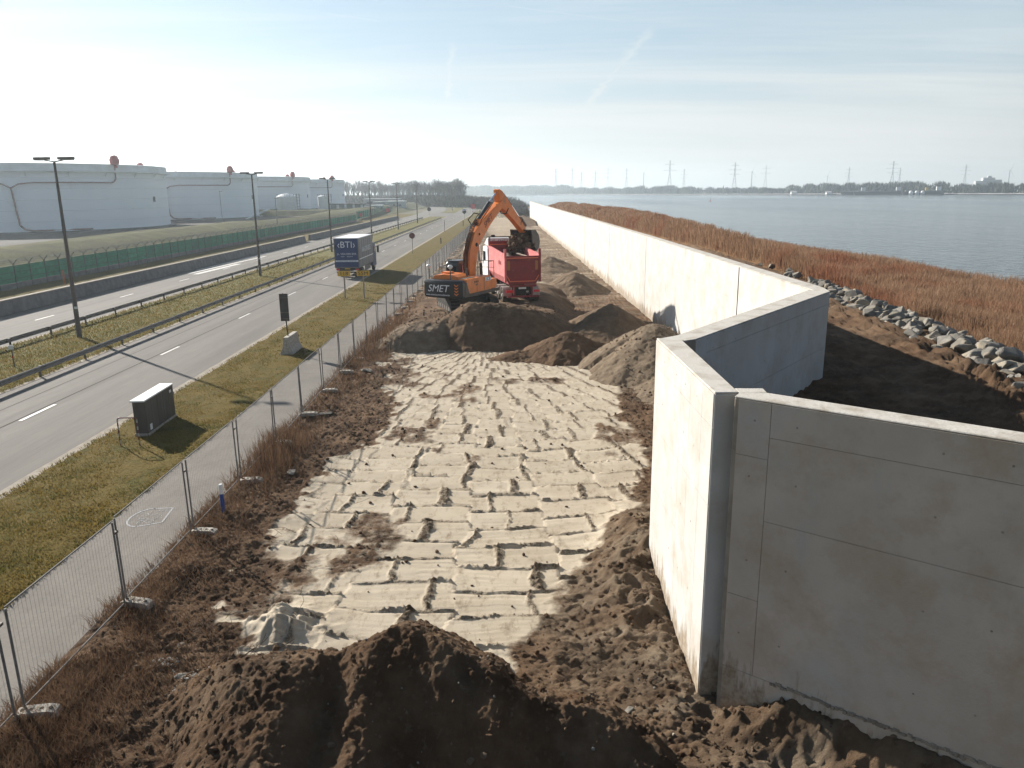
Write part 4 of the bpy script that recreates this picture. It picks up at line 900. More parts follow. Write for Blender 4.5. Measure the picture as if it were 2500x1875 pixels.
# ------------------------------------------------------------------ concrete barrier, green fence
def long_barrier(label, y0, y1, n):
    t = thing('concrete_barrier', label, 'barrier', (-38.0, y0, 0), 0, 'low concrete barriers along the far carriageway'); L_ = (y1-y0)/n
    me = single(lambda g: g.prism([(0.24, 0), (0.22, 0.1), (0.06, 0.98), (-0.40, 1.02), (-0.52, 0)], 'y', 0.01, L_-0.01), 'barrier_block', M['barrier'])
    cp = single(lambda g: g.box((-0.17, L_/2, 1.05), (0.50, L_-0.02, 0.06)), 'coping', M['kerb'])
    for k in range(n): b = put('barrier_block', me, t, (0, k*L_, 0)); put('coping', cp, b)
long_barrier('long low grey concrete barrier left of the far carriageway, nearer stretch', 26, 146, 40)
long_barrier('long low grey concrete barrier left of the far carriageway, beyond the gap', 150.5, 270, 40)
t = thing('green_fence', 'green netted security fence with barbed wire in front of the oil tanks', 'fence', (-47.8, 40, 0)); PWg = 2.53
net_me = single(lambda g: g.box((0, PWg/2, 1.36), (0.03, PWg-0.10, 1.62)), 'net_panel', M['netting'])
bar_me = single(lambda g: [g.box((0.025, PWg/2, z), (0.03, PWg-0.1, 0.035)) for z in (0.95, 1.55, 2.12)], 'rail', M['greenpost'])
def gp(g):
    g.box((0.02, 0, 1.15), (0.09, 0.09, 2.3)); g.beam((0.02, 0, 2.28), (0.42, 0, 2.75), 0.05, 0.05); g.beam((0.02, 0, 2.28), (-0.38, 0, 2.75), 0.05, 0.05)
gp_me = single(gp, 'post', M['greenpost'])
pl_me = single(lambda g: g.box((0, PWg/2, 0.27), (0.10, PWg-0.08, 0.54)), 'plinth', M['barrier'])
ngp = 82
for k in range(ngp):
    y = k*PWg; put('net_panel', net_me, t, (0, y, 0)); put('rail', bar_me, t, (0, y, 0)); put('post', gp_me, t, (0, y, 0)); put('plinth', pl_me, t, (0, y, 0))
g = G()
for dx_, dz in ((0.42, 2.75), (0.28, 2.6), (-0.38, 2.75), (-0.25, 2.6), (0.0, 2.45)): g.cyl((dx_, 0, dz), (dx_, ngp*PWg, dz), 0.012, n=3)
stuff(g.build('barbed_wire', M['railsteel'], t))
t = thing('green_fence', 'second stretch of green fence curving away beside the road bend', 'fence', (-50.5, 262, 0), 0.06)
bg_me = single(lambda g: g.box((0, 3, 1.5), (0.05, 5.9, 2.4)), 'net_panel', M['netting']); bp_me = single(lambda g: g.box((0, 0, 1.4), (0.14, 0.14, 2.8)), 'post', M['greenpost'])
for k in range(42): put('net_panel', bg_me, t, (-0.0006*k*k*6/2.0, k*6, 0), 0.0036*k); put('post', bp_me, t, (-0.0006*k*k*6/2.0+0.05, k*6, 0))

# ------------------------------------------------------------------ oil tanks
def tank(y, label, k):
    R0 = 35.0; t = thing('storage_tank', label, 'storage tank', (-126.5, y, 0.62), 0, 'large white oil tanks')
    g = G(); g.lathe([(R0, 0), (R0, 14.6)], n=96); g.build('shell', M['tank'], t, smooth=True)
    g = G(); g.lathe([(R0+0.9, 13.35), (R0+0.9, 13.75), (R0+0.35, 13.8), (R0+0.35, 15.2), (R0-0.6, 15.3), (R0-3, 14.9), (0, 14.7)], n=96); g.build('rim', M['tankgrey'], t)
    for zz in (2.4, 4.8, 7.2, 9.6, 12.0): g = G(); g.lathe([(R0+0.0, zz), (R0+0.05, zz+0.02), (R0+0.05, zz+0.08), (R0, zz+0.1)], n=96); g.build('plate_seam', M['tankgrey'], t)
    g = G(); g.lathe([(R0+0.9, 13.35), (R0, 13.3)], n=96); g.build('walkway', M['tankgrey'], t)
    g = G(); g.lathe([(R0+1.2, -0.4), (R0+1.2, 0.25), (R0, 0.28)], n=64); g.build('foundation_ring', M['barrier'], t)
    for ang in np.radians((-125, -112, -98, -84, -70, -56, -42, -28, -14, 0, 12)):
        g = G(); g.beam((R0*math.cos(ang), R0*math.sin(ang), 12.4), ((R0+.8)*math.cos(ang), (R0+.8)*math.sin(ang), 13.4), 0.18, 0.18); g.build('bracket', M['tankgrey'], t)
    # foam boxes on the rim and their supply pipes
    def P(az, z, off=0.35): a = math.radians(az); return ((R0+off)*math.cos(a), (R0+off)*math.sin(a), z)
    for az in (-24, -106, 60, 100, 150, 196):
        a = math.radians(az); g = G(); g.cyl(P(az, 14.4, 0.9), P(az, 14.9, 0.9), 0.35, n=8)
        g.lathe([(0.3, 14.9), (1.05, 15.3), (1.15, 16.2), (0.75, 17.1), (0.3, 17.3), (0, 17.3)], (R0*math.cos(a)+0.6*math.cos(a), R0*math.sin(a)+0.6*math.sin(a), 0), 8); g.build('foam_box', M['red'], t)
    for azr, azc, azl in ((-24, -56, -61), (-106, -66, -61)):
        n = 14; pts = [P(azr, 15.0), P(azr, 11.9), P(azr-(1 if azr > azc else -1), 11.2)]+[P(azr+(azc-azr)*i/n, 11.0) for i in range(1, n)]+[P(azc+(azl-azc)*0.5, 10.7), P(azl, 9.8)]
        g = G(); g.tube(pts, 0.16, 6); g.build('foam_pipe', M['redpipe'], t)
    g = G(); g.tube([P(-61, 9.8), P(-60, 1.8), P(-58.5, 0.8), P(-56, 0.5), P(-36, 0.5)], 0.2, 6); g.build('supply_pipe', M['redpipe'], t)
    g = G(); g.box((R0*math.cos(math.radians(-2)), R0*math.sin(math.radians(-2)), 7.0), (0.9, 0.3, 1.3), math.radians(88)); g.build('tank_sign', M['barrier'], t)
    return t
for k, (y, lb) in enumerate(((207, 'largest white storage tank at the left edge of the picture'), (285.5, 'second white storage tank from the left'), (363, 'third white storage tank, behind the small domed tank'), (440, 'fourth and farthest white storage tank, beside the bare trees'))): tank(y, lb, k)
def small_tank(x, y, z, r, h, label):
    t = thing('small_tank', label, 'small tank', (x, y, z)); g = G(); g.lathe([(r, 0), (r, h), (r*0.55, h+r*0.22), (0, h+r*0.3)], n=28); g.build('shell', M['white'], t, smooth=False)
    g = G(); g.box((r*0.9, -r*0.5, h/2+1), (0.9, 0.9, h+2)); 
    g2 = G()
    for dx_, dy in ((-.5, -.5), (.5, -.5), (.5, .5), (-.5, .5)): g2.beam((r+0.9+dx_, -0.4+dy, -1), (r+0.9+dx_, -0.4+dy, h+1), 0.12, 0.12)
    for zz in np.arange(0, h+1, 1.2): g2.box((r+0.9, -0.4, zz), (1.2, 1.2, 0.08))
    g2.build('stair_tower', M['railsteel'], t)
    g3 = G()
    for a in np.linspace(0, 2*PI, 14): g3.cyl((r*math.cos(a), r*math.sin(a), h), (r*math.cos(a), r*math.sin(a), h+0.9), 0.05, n=4)
    g3.lathe([(r, h+0.9), (r+0.06, h+0.95)], n=28); g3.build('railing', M['railsteel'], t)
small_tank(-90, 322, 2.4, 3.9, 5.2, 'small white domed tank with a stair tower in front of the third oil tank')
small_tank(-76.5, 327, 2.4, 2.1, 5.0, 'narrow white domed tank in front of the fourth oil tank')
g = G(); g.prism([(-16, 0), (-12, 2.0), (30, 2.0), (36, 0)], 'x', -26, 6); o = g.build('grassy_terrace', M['bank'], None, (-76, 312, 0.4)); struct(o)
sh = thing('pump_shed', 'low grey pump shed with square columns below the narrow tank', 'shed', (-72, 352, 0.6)); g = G(); g.box((0, 0, 3.4), (16, 6, 0.4)); g.build('roof', M['darkearth'], sh)
for x in (-7, -3.5, 0, 3.5, 7): g = G(); g.box((x, -2.4, 1.6), (0.9, 0.9, 3.2)); g.build('column', M['tankgrey'], sh)
g = G(); g.box((0, 1, 1.6), (15, 1, 3.2)); g.build('back_wall', M['greyblock'], sh)
cr = thing('gangway', 'pale sloping gangway at the foot of the second tank', 'gangway', (-87, 262, 0.7)); g = G(); g.beam((0, 0, 0), (7, 4, 3.2), 1.6, 0.25); g.build('deck', M['tankgrey'], cr); g = G(); g.beam((0, -.8, 1), (7, 3.2, 4.2), 0.08, 0.08); g.build('handrail', M['tankgrey'], cr)
for x, y, sx, sy, h, mt, lb in ((-60, 420, 9, 14, 4.2, 'greengh', 'pale green container building beyond the green fence'), (-71, 455, 12, 8, 3.6, 'greyblock', 'grey site hut behind the pale green building'), (-61, 365, 5, 8, 3.0, 'greengh', 'small pale hut beside the road bend'), (-80, 500, 22, 10, 5, 'farbuild', 'long low building at the edge of the bare wood')):
    t = thing('site_hut', lb, 'hut', (x, y, 0)); g = G(); g.box((0, 0, h/2), (sx, sy, h)); g.build('wall', M[mt], t); g = G(); g.box((0, 0, h+0.15), (sx+0.6, sy+0.6, 0.3)); g.build('roof', M['tankgrey'], t)
    g = G()
    for q in range(3): g.box((-sx/3+q*sx/3, -sy/2-0.03, h*0.55), (sx*0.16, 0.05, h*0.3))
    g.build('window', M['glass'], t)
# area lamp on a thin mast by the tanks
for x, y, h, lb in ((-84, 232, 9, 'thin yard lamp in front of the second tank'), (-57.5, 196, 7, 'thin yard lamp inside the green fence'), (-62, 470, 12, 'thin mast beside the bare wood')):
    t = thing('yard_lamp', lb, 'lamp', (x, y, 0.6)); g = G(); g.cyl((0, 0, 0), (0, 0, h), 0.09, 0.06, 6); g.build('pole', M['railsteel'], t); g = G(); g.box((0.3, 0, h), (0.9, 0.3, 0.15), rx=0.3); g.build('lamp_head', M['railsteel'], t)
for (x, y) in ((-54, 66.5), (-54.6, 74)):
    t = thing('wall_floodlight', 'small round white floodlight behind the green fence' if y > 70 else 'oblong white floodlight behind the green fence at the left edge', 'floodlight', (x, y, 1.2)); g = G(); g.cyl((0, 0, 0), (0, 0, 1.6), 0.05, n=6); g.build('pole', M['greenpost'], t); g = G(); g.box((0.1, 0, 1.7), (0.75 if y < 70 else 0.35, 0.35, 0.3)); g.build('lamp_head', M['white'], t, bevel=0.05)

# ------------------------------------------------------------------ signs and street furniture
t = thing('electrical_cabinet', 'dark weathered street cabinet with a shiny flat lid on the verge', 'cabinet', (-13.62, 28.6, 0.02), 0.03)
g = G(); g.box((0, 0, 0.05), (0.50, 2.64, 0.10)); g.build('plinth', M['block'], t)
for k in range(5): g = G(); g.box((0, -1.04+k*0.52, 0.70), (0.46, 0.505, 1.20)); g.build('board_panel', M['cabinet'], t, bevel=0.01)
for k in range(2): g = G(); g.box((-0.03, -0.68+k*1.36, 1.325), (0.52, 1.34, 0.05), rx=0); g.build('lid', M['roofwhite'] if k == 0 else M['tankgrey'], t)
g = G(); g.box((0.238, 0.98, 1.12), (0.01, 0.16, 0.10)); g.build('sticker', M['white'], t)
g = G(); g.box((0.238, -1.0, 0.28), (0.01, 0.18, 0.22)); g.build('notice', M['tankgrey'], t)
t = thing('tube_frame', 'inverted U shaped red and white striped tube frame beside the cabinet', 'frame', (-13.48, 26.15, 0))
for s in (-0.34, 0.34):
    g = G()
    for k in range(8): g.cyl((s, 0, k*0.125), (s, 0, (k+1)*0.125), 0.024, n=8, mi=k % 2)
    g.build('leg', [M['signred'], M['block']], t)
g = G(); g.tube([(-0.34, 0, 1.0), (-0.30, 0, 1.045), (-0.24, 0, 1.06), (0.24, 0, 1.06), (0.30, 0, 1.045), (0.34, 0, 1.0)], 0.024, 8); g.build('top_bar', M['signred'], t)
t = thing('jersey_barrier', 'short concrete barrier block on the verge carrying a sign pole', 'barrier', (-12.35, 42.9, 0), 0.0)
g = G(); g.prism([(-0.36, 0), (-0.36, 0.10), (-0.20, 0.42), (-0.13, 0.98), (0.13, 0.98), (0.20, 0.42), (0.36, 0.10), (0.36, 0)], 'y', -1.0, 1.0); g.build('block', M['block'], t, bevel=0.015)
t2 = thing('temporary_sign', 'narrow dark sign board on a pole seen from behind, stuck in a concrete block', 'sign', (-12.37, 42.55, 0.98))
g = G(); g.beam((0, 0, -0.3), (-0.13, 0, 2.35), 0.06, 0.06); g.build('pole', M['darksteel'], t2)
g = G(); g.box((-0.09, -0.06, 1.58), (0.46, 0.04, 1.5)); o = g.build('board', M['signback'], t2, rz=0.12)
for z in (0.95, 1.3, 2.1): g = G(); g.box((-0.09, -0.095, z), (0.46, 0.03, 0.05)); g.build('bracket', M['darksteel'], t2, rz=0.12)
def bollard(x, y, label, h=0.98):
    t = thing('bollard', label, 'bollard', (x, y, 0)); g = G(); g.cyl((0, 0, 0), (0, 0, h*0.72), 0.055, n=16); g.build('post', M['bollardblue'], t, smooth=False)
    g = G(); g.lathe([(0.056, h*0.72), (0.056, h-0.02), (0.04, h), (0, h)], n=16); g.build('cap', M['white'], t)
bollard(-7.93, 19.85, 'blue marker post with a white top behind the mesh fence')
t = thing('kilometre_marker', 'small white marker plate on a red banded post in the median', 'marker', (-25.75, 39.4, 0)); g = G(); g.cyl((0, 0, 0), (0, 0, 1.0), 0.035, n=8); g.build('post', M['darksteel'], t); g = G(); g.cyl((0, 0, 0.52), (0, 0, 0.62), 0.042, n=8); g.build('band', M['brightred'], t); g = G(); g.box((0, -0.05, 1.08), (0.26, 0.03, 0.22)); g.build('plate', M['tankgrey'], t)
t = thing('marker_post', 'thin orange brown post in front of the green fence', 'post', (-44.6, 78, 0)); g = G(); g.cyl((0, 0, 0), (0, 0, 1.35), 0.09, 0.09, 8); g.build('shaft', M['orangepost'], t); g = G(); g.cyl((0, 0, 1.35), (0, 0, 1.42), 0.1, 0.05, 8); g.build('tip', M['orangepost'], t)
t = thing('berth_sign', 'yellow double sign reading 118 and 55M on two posts by the verge', 'sign', (-13.1, 65.2, 0), 0.06)
for s, tx in ((-0.80, '118'), (0.78, '55M')):
    g = G(); g.beam((s, 0, 0), (s, 0, 2.05), 0.11, 0.11); g.build('post', M['block'], t)
    g = G(); g.box((s, -0.07, 2.12), (1.06, 0.04, 0.42)); bd = g.build('board', M['yellow'], t)
    text('lettering', tx, 0.42, M['black'], bd, (s, -0.095, 2.11), (PI/2, 0, 0), sx=1.15)
def disc_sign(x, y, h, r, label, mt='signred', pole='railsteel'):
    t = thing('round_sign', label, 'sign', (x, y, 0)); g = G(); g.cyl((0, 0, 0), (0, 0, h), 0.04, n=6); g.build('pole', M[pole], t)
    g = G(); g.cyl((0, -0.05, h-r), (0, -0.08, h-r), r, n=24); g.build('disc', M[mt], t)
disc_sign(-14.2, 114.2, 3.0, 0.42, 'dark red round sign on a pole at the edge of the near road')
disc_sign(-14.4, 250, 3.0, 0.5, 'round dark sign farther up the near road', 'signback')
disc_sign(-31.5, 310, 3.0, 0.75, 'dark round sign in the middle of the junction', 'signback')
disc_sign(-17.6, 352, 3.6, 0.8, 'dark round sign beside the red roadworks sign', 'signback')
for x, y, s, lb in ((-16.2, 347, 1.9, 'square bright red roadworks sign beyond the junction'), (-10.8, 360, 1.3, 'smaller bright red sign right of the square red one'), (-46, 300, 1.3, 'small red sign left of the far carriageway'), (-46.2, 246, 1.0, 'low red sign near the end of the concrete barrier')):
    t = thing('red_sign', lb, 'sign', (x, y, 0)); g = G(); g.cyl((0, 0, 0), (0, 0, 2.0), 0.06, n=6); g.build('pole', M['railsteel'], t); g = G(); g.box((0, -0.08, 2.0+s/2-0.4), (s, 0.06, s)); g.build('board', M['brightred'], t)
for x, y, h, lb in ((-14.6, 176, 2.6, 'thin red and white reflector pole by the kerb'), (-11.9, 135, 1.1, 'dark stump post in the verge'), (-12.2, 205, 1.6, 'second dark post farther along the verge'), (-12.6, 268, 2.4, 'dark post at the far end of the verge')):
    t = thing('verge_post', lb, 'post', (x, y, 0)); g = G(); g.cyl((0, 0, 0), (0, 0, h), 0.10 if h < 2 else 0.05, n=6); g.build('shaft', M['darksteel'], t); g = G(); g.cyl((0, 0, h*0.7), (0, 0, h*0.85), 0.11 if h < 2 else 0.06, n=6); g.build('band', M['signred'], t)
g = G(); 
def qd(a, b, w=0.05, z=0.016): 
    d = Vector((b[0]-a[0], b[1]-a[1])).normalized()*w/2; g.add([(a[0]-d.y, a[1]+d.x, z), (a[0]+d.y, a[1]-d.x, z), (b[0]+d.y, b[1]-d.x, z), (b[0]-d.y, b[1]+d.x, z)], [(0, 1, 2, 3)])
cp = [(-10.15, 20.5), (-9.62, 20.55), (-9.5, 19.55), (-10.05, 19.3)]
for a, b in zip(cp[:-1], cp[1:]): qd(a, b)
arc = [(-10.1+0.42*math.cos(a), 19.9+0.62*math.sin(a)) for a in np.linspace(PI/2, 3*PI/2, 9)]
for a, b in zip(arc[:-1], arc[1:]): qd(a, b)
rr = random.Random(3)
for k in range(46):
    a = (rr.uniform(-10.4, -9.65), rr.uniform(19.5, 20.4)); qd(a, (a[0]+rr.uniform(-0.14, 0.14), a[1]+rr.uniform(-0.14, 0.14)), 0.018)
struct(g.build('chalk_drawing', M['chalk']))
# site odds and ends
def stake(x, y, dx_, dy, h, label, mt='wood', w=0.05):
    z = site_z(x, y); t = thing('wooden_stake', label, 'stake', (x, y, z)); g = G(); g.beam((0, 0, -0.1), (dx_, dy, h), w, w*0.6); g.build('shaft', M[mt], t); g = G(); g.beam((dx_*0.97, dy*0.97, h*0.97), (dx_*1.06, dy*1.06, h*1.06), w, w*0.3); g.build('tip', M[mt], t)
stake(-7.75, 31.2, -0.05, -0.9, 0.55, 'pale leaning batten at the foot of the fence'); stake(-7.3, 63, 0.35, 0.2, 1.6, 'slanting pole behind the digger near the fence')
stake(5.6, 27.6, 0.1, 0.1, 0.7, 'short pale stake by the end of the wall', w=0.08)
for k, (x, y, s_, lb) in enumerate(((-5.95, 12.35, 0.17, 'broken white slab lying on the soil at lower left'), (-6.5, 13.5, 0.10, 'small white stone on the weedy soil at lower left'), (-7.0, 36.9, 0.45, 'flat pale concrete slab in the weeds below the fence'), (-7.4, 29.6, 0.3, 'pale concrete offcut in the weeds'), (1.9, 11.4, 0.10, 'pale stone at the right foot of the front heap'), (-6.9, 22.9, 0.22, 'grey flat block in the brown strip'))):
    z = on_site(np.array([x]), np.array([y]))[0][0]; o = put('rubble_piece', rock_me[k % 9], None, (x, y, z+s_*0.15), rot=(0.2, 0.1, k), scale=(s_*2, s_*1.4, s_*0.6)); tag(o, lb, 'rubble')
for q, (x0, y0, nn_) in enumerate(((-5.75, 12.1, 60), (-6.5, 12.9, 70))):
    xx_ = x0+RNG.normal(0, 0.16, nn_); yy_ = y0+RNG.normal(0, 0.13, nn_); zz_, _ = on_site(xx_, yy_); o = clod_mesh('rubble_crumbs', np.stack([xx_, yy_, zz_+0.01], 1), RNG.uniform(0.005, 0.028, nn_)*RNG.uniform(0.4, 1, nn_), M['litter'])
# twigs on the soil
g = G(); rr = random.Random(12)
for k in range(120):
    x = rr.uniform(-7.8, -4.3); y = rr.uniform(9, 16) if k < 80 else rr.uniform(16, 30); z = on_site(np.array([x]), np.array([y]))[0][0]; a = rr.uniform(0, PI); l_ = rr.uniform(0.1, 0.4)
    p = Vector((x, y, z+0.03)); q = p+Vector((math.cos(a)*l_, math.sin(a)*l_, rr.uniform(-0.02, 0.12))); r_ = q+Vector((math.cos(a+0.6)*l_*0.6, math.sin(a+0.6)*l_*0.6, 0.03)); g.tube([p, q, r_], 0.005, 3)
stuff(g.build('twigs', M['dryplant']))
# ------------------------------------------------------------------ excavator
def thick(cs, hw):
    up = []; lo = []
    for i, (c, h) in enumerate(zip(cs, hw)):
        a = Vector(cs[max(i-1, 0)]); b = Vector(cs[min(i+1, len(cs)-1)]); d = (b-a).normalized(); n = Vector((-d.y, d.x)); c = Vector(c); up.append(tuple(c+n*h)); lo.append(tuple(c-n*h))
    return up+lo[::-1]
EX, EY = -2.9, 51.0; EZ = 1.17
ex = thing('excavator', 'orange crawler excavator with black counterweight loading soil into the red tipper', 'excavator', (EX, EY, EZ))
UC = math.radians(18); UP = math.radians(-28)
for s in (-1, 1):
    L_ = 4.1; r = 0.43; prof = []
    for k in range(9): a = -PI/2-PI*k/8; prof.append((-L_/2+r+r*math.cos(a), r+r*math.sin(a)))
    for k in range(9): a = PI/2-PI*k/8; prof.append((L_/2-r+r*math.cos(a), r+r*math.sin(a)))
    g = G(); g.prism(prof, 'x', s*1.28-0.28, s*1.28+0.28); tr = g.build('track', M['blackmatt'], ex, rz=UC)
    g = G(); per = [Vector(p) for p in prof]; n = len(per)
    for k in range(22):
        y = -L_/2+r+(L_-2*r)*k/21
        for z in (-0.01, 2*r+0.01): g.box((s*1.28, y, z), (0.60, 0.10, 0.05))
    for e_, sg in ((-L_/2+r, -1), (L_/2-r, 1)):
        for k in range(1, 6): a = -PI/2+PI*k/6; g.box((s*1.28, e_+sg*math.cos(a)*(r+0.01), r+math.sin(a)*(r+0.01)), (0.60, 0.09, 0.05), rx=sg*(-a)+PI/2)
    stuff(g.build('track_shoes', M['tyre'], tr))
    g = G()
    for k in range(6): g.cyl((s*1.28-0.3, -1.4+k*0.56, 0.2), (s*1.28+0.3, -1.4+k*0.56, 0.2), 0.16, n=10)
    g.build('rollers', M['darksteel'], tr)
g = G(); g.box((0, 0, 0.62), (2.1, 1.7, 0.42)); g.cyl((0, 0, 0.8), (0, 0, 1.06), 0.72, n=20); g.build('undercarriage', M['darksteel'], ex, rz=UC)
up = UP
def U(g, name, mt, smooth=False, bevel=0, par=None): 
    o = g.build(name, mt, par or ex, rz=0 if par else up, smooth=smooth, bevel=bevel); return o
g = G(); g.box((0, -0.35, 1.16), (2.84, 4.5, 0.20)); U(g, 'deck', M['darksteel'])
cw = []; 
for k in range(13): x = -1.42+2.84*k/12; cw.append((x, -2.62-0.42*math.cos(x/1.42*1.15)))
cw = [(-1.42, -2.5)]+cw+[(1.42, -2.5)]
g = G(); n = len(cw); zs_ = ((1.04, 0.93), (1.14, 1.0), (1.98, 1.0), (2.10, 0.95), (2.14, 0.86))
vs = [(x*f_, (y+2.3)*f_-2.3, z) for z, f_ in zs_ for x, y in cw]; fs = [(k*n+i, k*n+(i+1) % n, (k+1)*n+(i+1) % n, (k+1)*n+i) for k in range(len(zs_)-1) for i in range(n)]+[tuple(range(n-1, -1, -1)), tuple(range((len(zs_)-1)*n, len(zs_)*n))]
g.add(vs, fs); cwo = U(g, 'counterweight', M['black'])
text('lettering', 'SMET', 0.62, M['whiteprint'], cwo, (-0.25, -3.055, 1.62), (PI/2, 0, 0), sx=1.05, shear=0.25)
text('small_lettering', 'www.smet-bouwmachines.be', 0.155, M['whiteprint'], cwo, (-0.25, -3.06, 1.24), (PI/2, 0, 0), sx=0.95)
g = G()
for z in (1.30, 1.48, 1.66, 1.84):
    g.add([(0.90, -2.93, z), (1.02, -2.90, z-0.09), (1.14, -2.86, z), (1.14, -2.86, z+0.08), (1.02, -2.90, z-0.01), (0.90, -2.93, z+0.08)], [(0, 1, 4, 5), (1, 2, 3, 4)])
o = U(g, 'chevrons', M['orange'], par=cwo); o.location = (0, -0.035, 0)
def side_body(x0, x1, y0, y1, z1, nm):
    g = G(); g.prism([(y0, 1.26), (y0+0.25, z1), (y1-0.1, z1), (y1, z1-0.12), (y1, 1.26)], 'x', x0, x1); return U(g, nm, M['orange'], bevel=0.03)
sb = side_body(0.42, 1.43, -2.58, 0.75, 2.18, 'right_side_body'); side_body(-1.43, -0.45, -2.0, -0.25, 2.14, 'left_side_body')
g = G(); g.box((1.0, 1.12, 1.6), (0.85, 0.72, 0.62)); U(g, 'tool_box', M['orange'], bevel=0.03)
for y in (-1.1, -0.2): g = G(); g.box((1.437, y, 1.72), (0.01, 0.02, 0.80)); U(g, 'door_seam', M['darksteel'], par=sb)
g = G(); g.prism([(-2.56, 1.27), (-2.5, 2.0), (-2.35, 2.0), (-2.05, 1.27)], 'x', 1.434, 1.442); U(g, 'black_flash', M['black'], par=sb)
lp_ = G(); lp_.box((1.44, 0.35, 1.98), (0.012, 0.74, 0.24)); U(lp_, 'badge_plate', M['whiteprint'], par=sb)
text('badge_lettering', 'JCB', 0.30, M['black'], sb, (1.45, 0.35, 1.975), (PI/2, 0, PI/2), sx=1.1)
text('model_lettering', 'JS220 LC', 0.16, M['black'], sb, (1.44, -1.15, 1.93), (PI/2, 0, PI/2))
text('warning_lettering', 'SMET', 0.14, M['darksteel'], sb, (1.44, -1.12, 1.74), (PI/2, 0, PI/2))
g = G(); g.prism([(-1.15, 2.13), (-0.95, 2.36), (-0.2, 2.45), (0.4, 2.42), (0.75, 2.3), (0.9, 2.13)], 'y', -2.35, -0.95); hood = U(g, 'engine_hood', M['orange'], bevel=0.04)
g = G(); g.box((-0.35, -1.7, 2.5), (0.55, 0.6, 0.10)); U(g, 'hood_scoop', M['orange'], bevel=0.02, par=hood)
g = G(); g.prism([(-2.3, 2.14), (-2.3, 2.2), (-0.9, 2.2), (-0.9, 2.14)], 'x', -1.2, 1.2); U(g, 'hood_edge', M['darksteel'], par=hood)
g = G(); g.cyl((0.75, -1.2, 2.2), (0.75, -1.2, 2.75), 0.07, n=10); U(g, 'exhaust_pipe', M['darksteel'])
# cab
g = G(); g.prism([(-0.25, 1.26), (-0.30, 2.2), (-0.22, 2.88), (-0.05, 3.04), (1.25, 3.04), (1.50, 2.85), (1.75, 2.0), (1.72, 1.26)], 'x', -1.43, -0.47); cab = U(g, 'cab', M['black'], bevel=0.06)
for nm, c, d in (('rear_window', (-0.95, -0.33, 2.5), (0.66, 0.03, 0.55)), ('roof_hatch', (-0.95, 0.6, 3.055), (0.6, 0.7, 0.03)), ('side_window', (-1.44, 0.8, 2.35), (0.02, 1.2, 0.9)), ('side_window', (-0.46, 0.8, 2.35), (0.02, 1.2, 0.9))):
    g = G(); g.box(c, d); U(g, nm, M['glass'], par=cab)
g = G(); g.box((-0.95, 0.55, 3.07), (0.8, 1.3, 0.02)); U(g, 'cab_roof_panel', M['black'], par=cab)
g = G(); g.tube([(-1.5, -0.4, 1.3), (-1.62, -0.4, 2.0), (-1.62, -0.4, 2.9), (-1.95, -0.2, 3.0), (-2.0, -0.2, 2.1), (-1.62, -0.4, 2.0)], 0.025, 6); U(g, 'mirror_frame', M['darksteel'])
# boom, stick, cylinders
bx = 0.10
g = G(); g.prism(thick([(0.30, 1.55), (0.22, 2.6), (0.42, 3.6), (0.95, 4.55), (2.4, 5.6), (4.0, 6.45), (4.55, 6.72)], [0.26, 0.40, 0.50, 0.50, 0.40, 0.27, 0.20]), 'x', bx-0.26, bx+0.26); boom = U(g, 'boom', M['orange'], bevel=0.03)
for s in (-1, 1): text('boom_lettering', 'SMET', 0.52, M['signred'], boom, (bx+s*0.268, 2.35, 5.56), (PI/2, 0, s*PI/2) if s > 0 else (PI/2, 0, -PI/2), shear=0.2).rotation_euler = (PI/2-0.0, math.radians(-32)*s, s*PI/2)
g = G()
for s in (-1, 1): g.cyl((bx+s*0.267, 0.75, 4.1), (bx+s*0.29, 0.75, 4.1), 0.13, n=12); g.cyl((bx+s*0.267, 1.15, 4.75), (bx+s*0.29, 1.15, 4.75), 0.08, n=12)
U(g, 'boom_pins', M['blackmatt'], par=boom)
for s in (-0.40, 0.40):
    g = G(); g.cyl((bx+s, 1.15, 1.45), (bx+s, 1.02, 2.9), 0.10, n=10); c_ = U(g, 'boom_cylinder', M['black']); g = G(); g.cyl((bx+s, 1.02, 2.9), (bx+s, 0.85, 4.1), 0.055, n=8); U(g, 'rod', M['chrome'], par=c_)
g = G(); g.cyl((bx, 1.35, 5.55), (bx, 2.95, 6.75), 0.11, n=10); c_ = U(g, 'stick_cylinder', M['black']); g = G(); g.cyl((bx, 2.95, 6.75), (bx, 4.0, 7.40), 0.06, n=8); U(g, 'rod', M['chrome'], par=c_)
g = G(); g.prism([(1.05, 5.0), (1.35, 5.72), (1.75, 5.4)], 'x', bx-0.18, bx+0.18); U(g, 'cylinder_bracket', M['orange'], par=boom)
g = G(); g.prism([(3.95, 7.55), (4.10, 7.62), (4.45, 7.50), (5.3, 6.92), (8.0, 4.85), (7.98, 4.55), (7.75, 4.50), (6.2, 5.45), (4.75, 6.20), (4.25, 6.42), (4.05, 6.85)], 'x', bx-0.21, bx+0.21); stick = U(g, 'stick', M['orange'], bevel=0.03)
g = G(); g.cyl((bx, 4.7, 7.42), (bx, 6.1, 6.52), 0.10, n=10); c_ = U(g, 'bucket_cylinder', M['black'], par=None); g = G(); g.cyl((bx, 6.1, 6.52), (bx, 7.35, 5.62), 0.055, n=8); U(g, 'rod', M['chrome'], par=c_)
g = G(); g.beam((bx, 7.35, 5.62), (bx, 7.2, 5.1), 0.45, 0.10); g.beam((bx, 7.35, 5.62), (bx, 8.15, 5.0), 0.40, 0.12); U(g, 'bucket_linkage', M['darksteel'])
g = G()
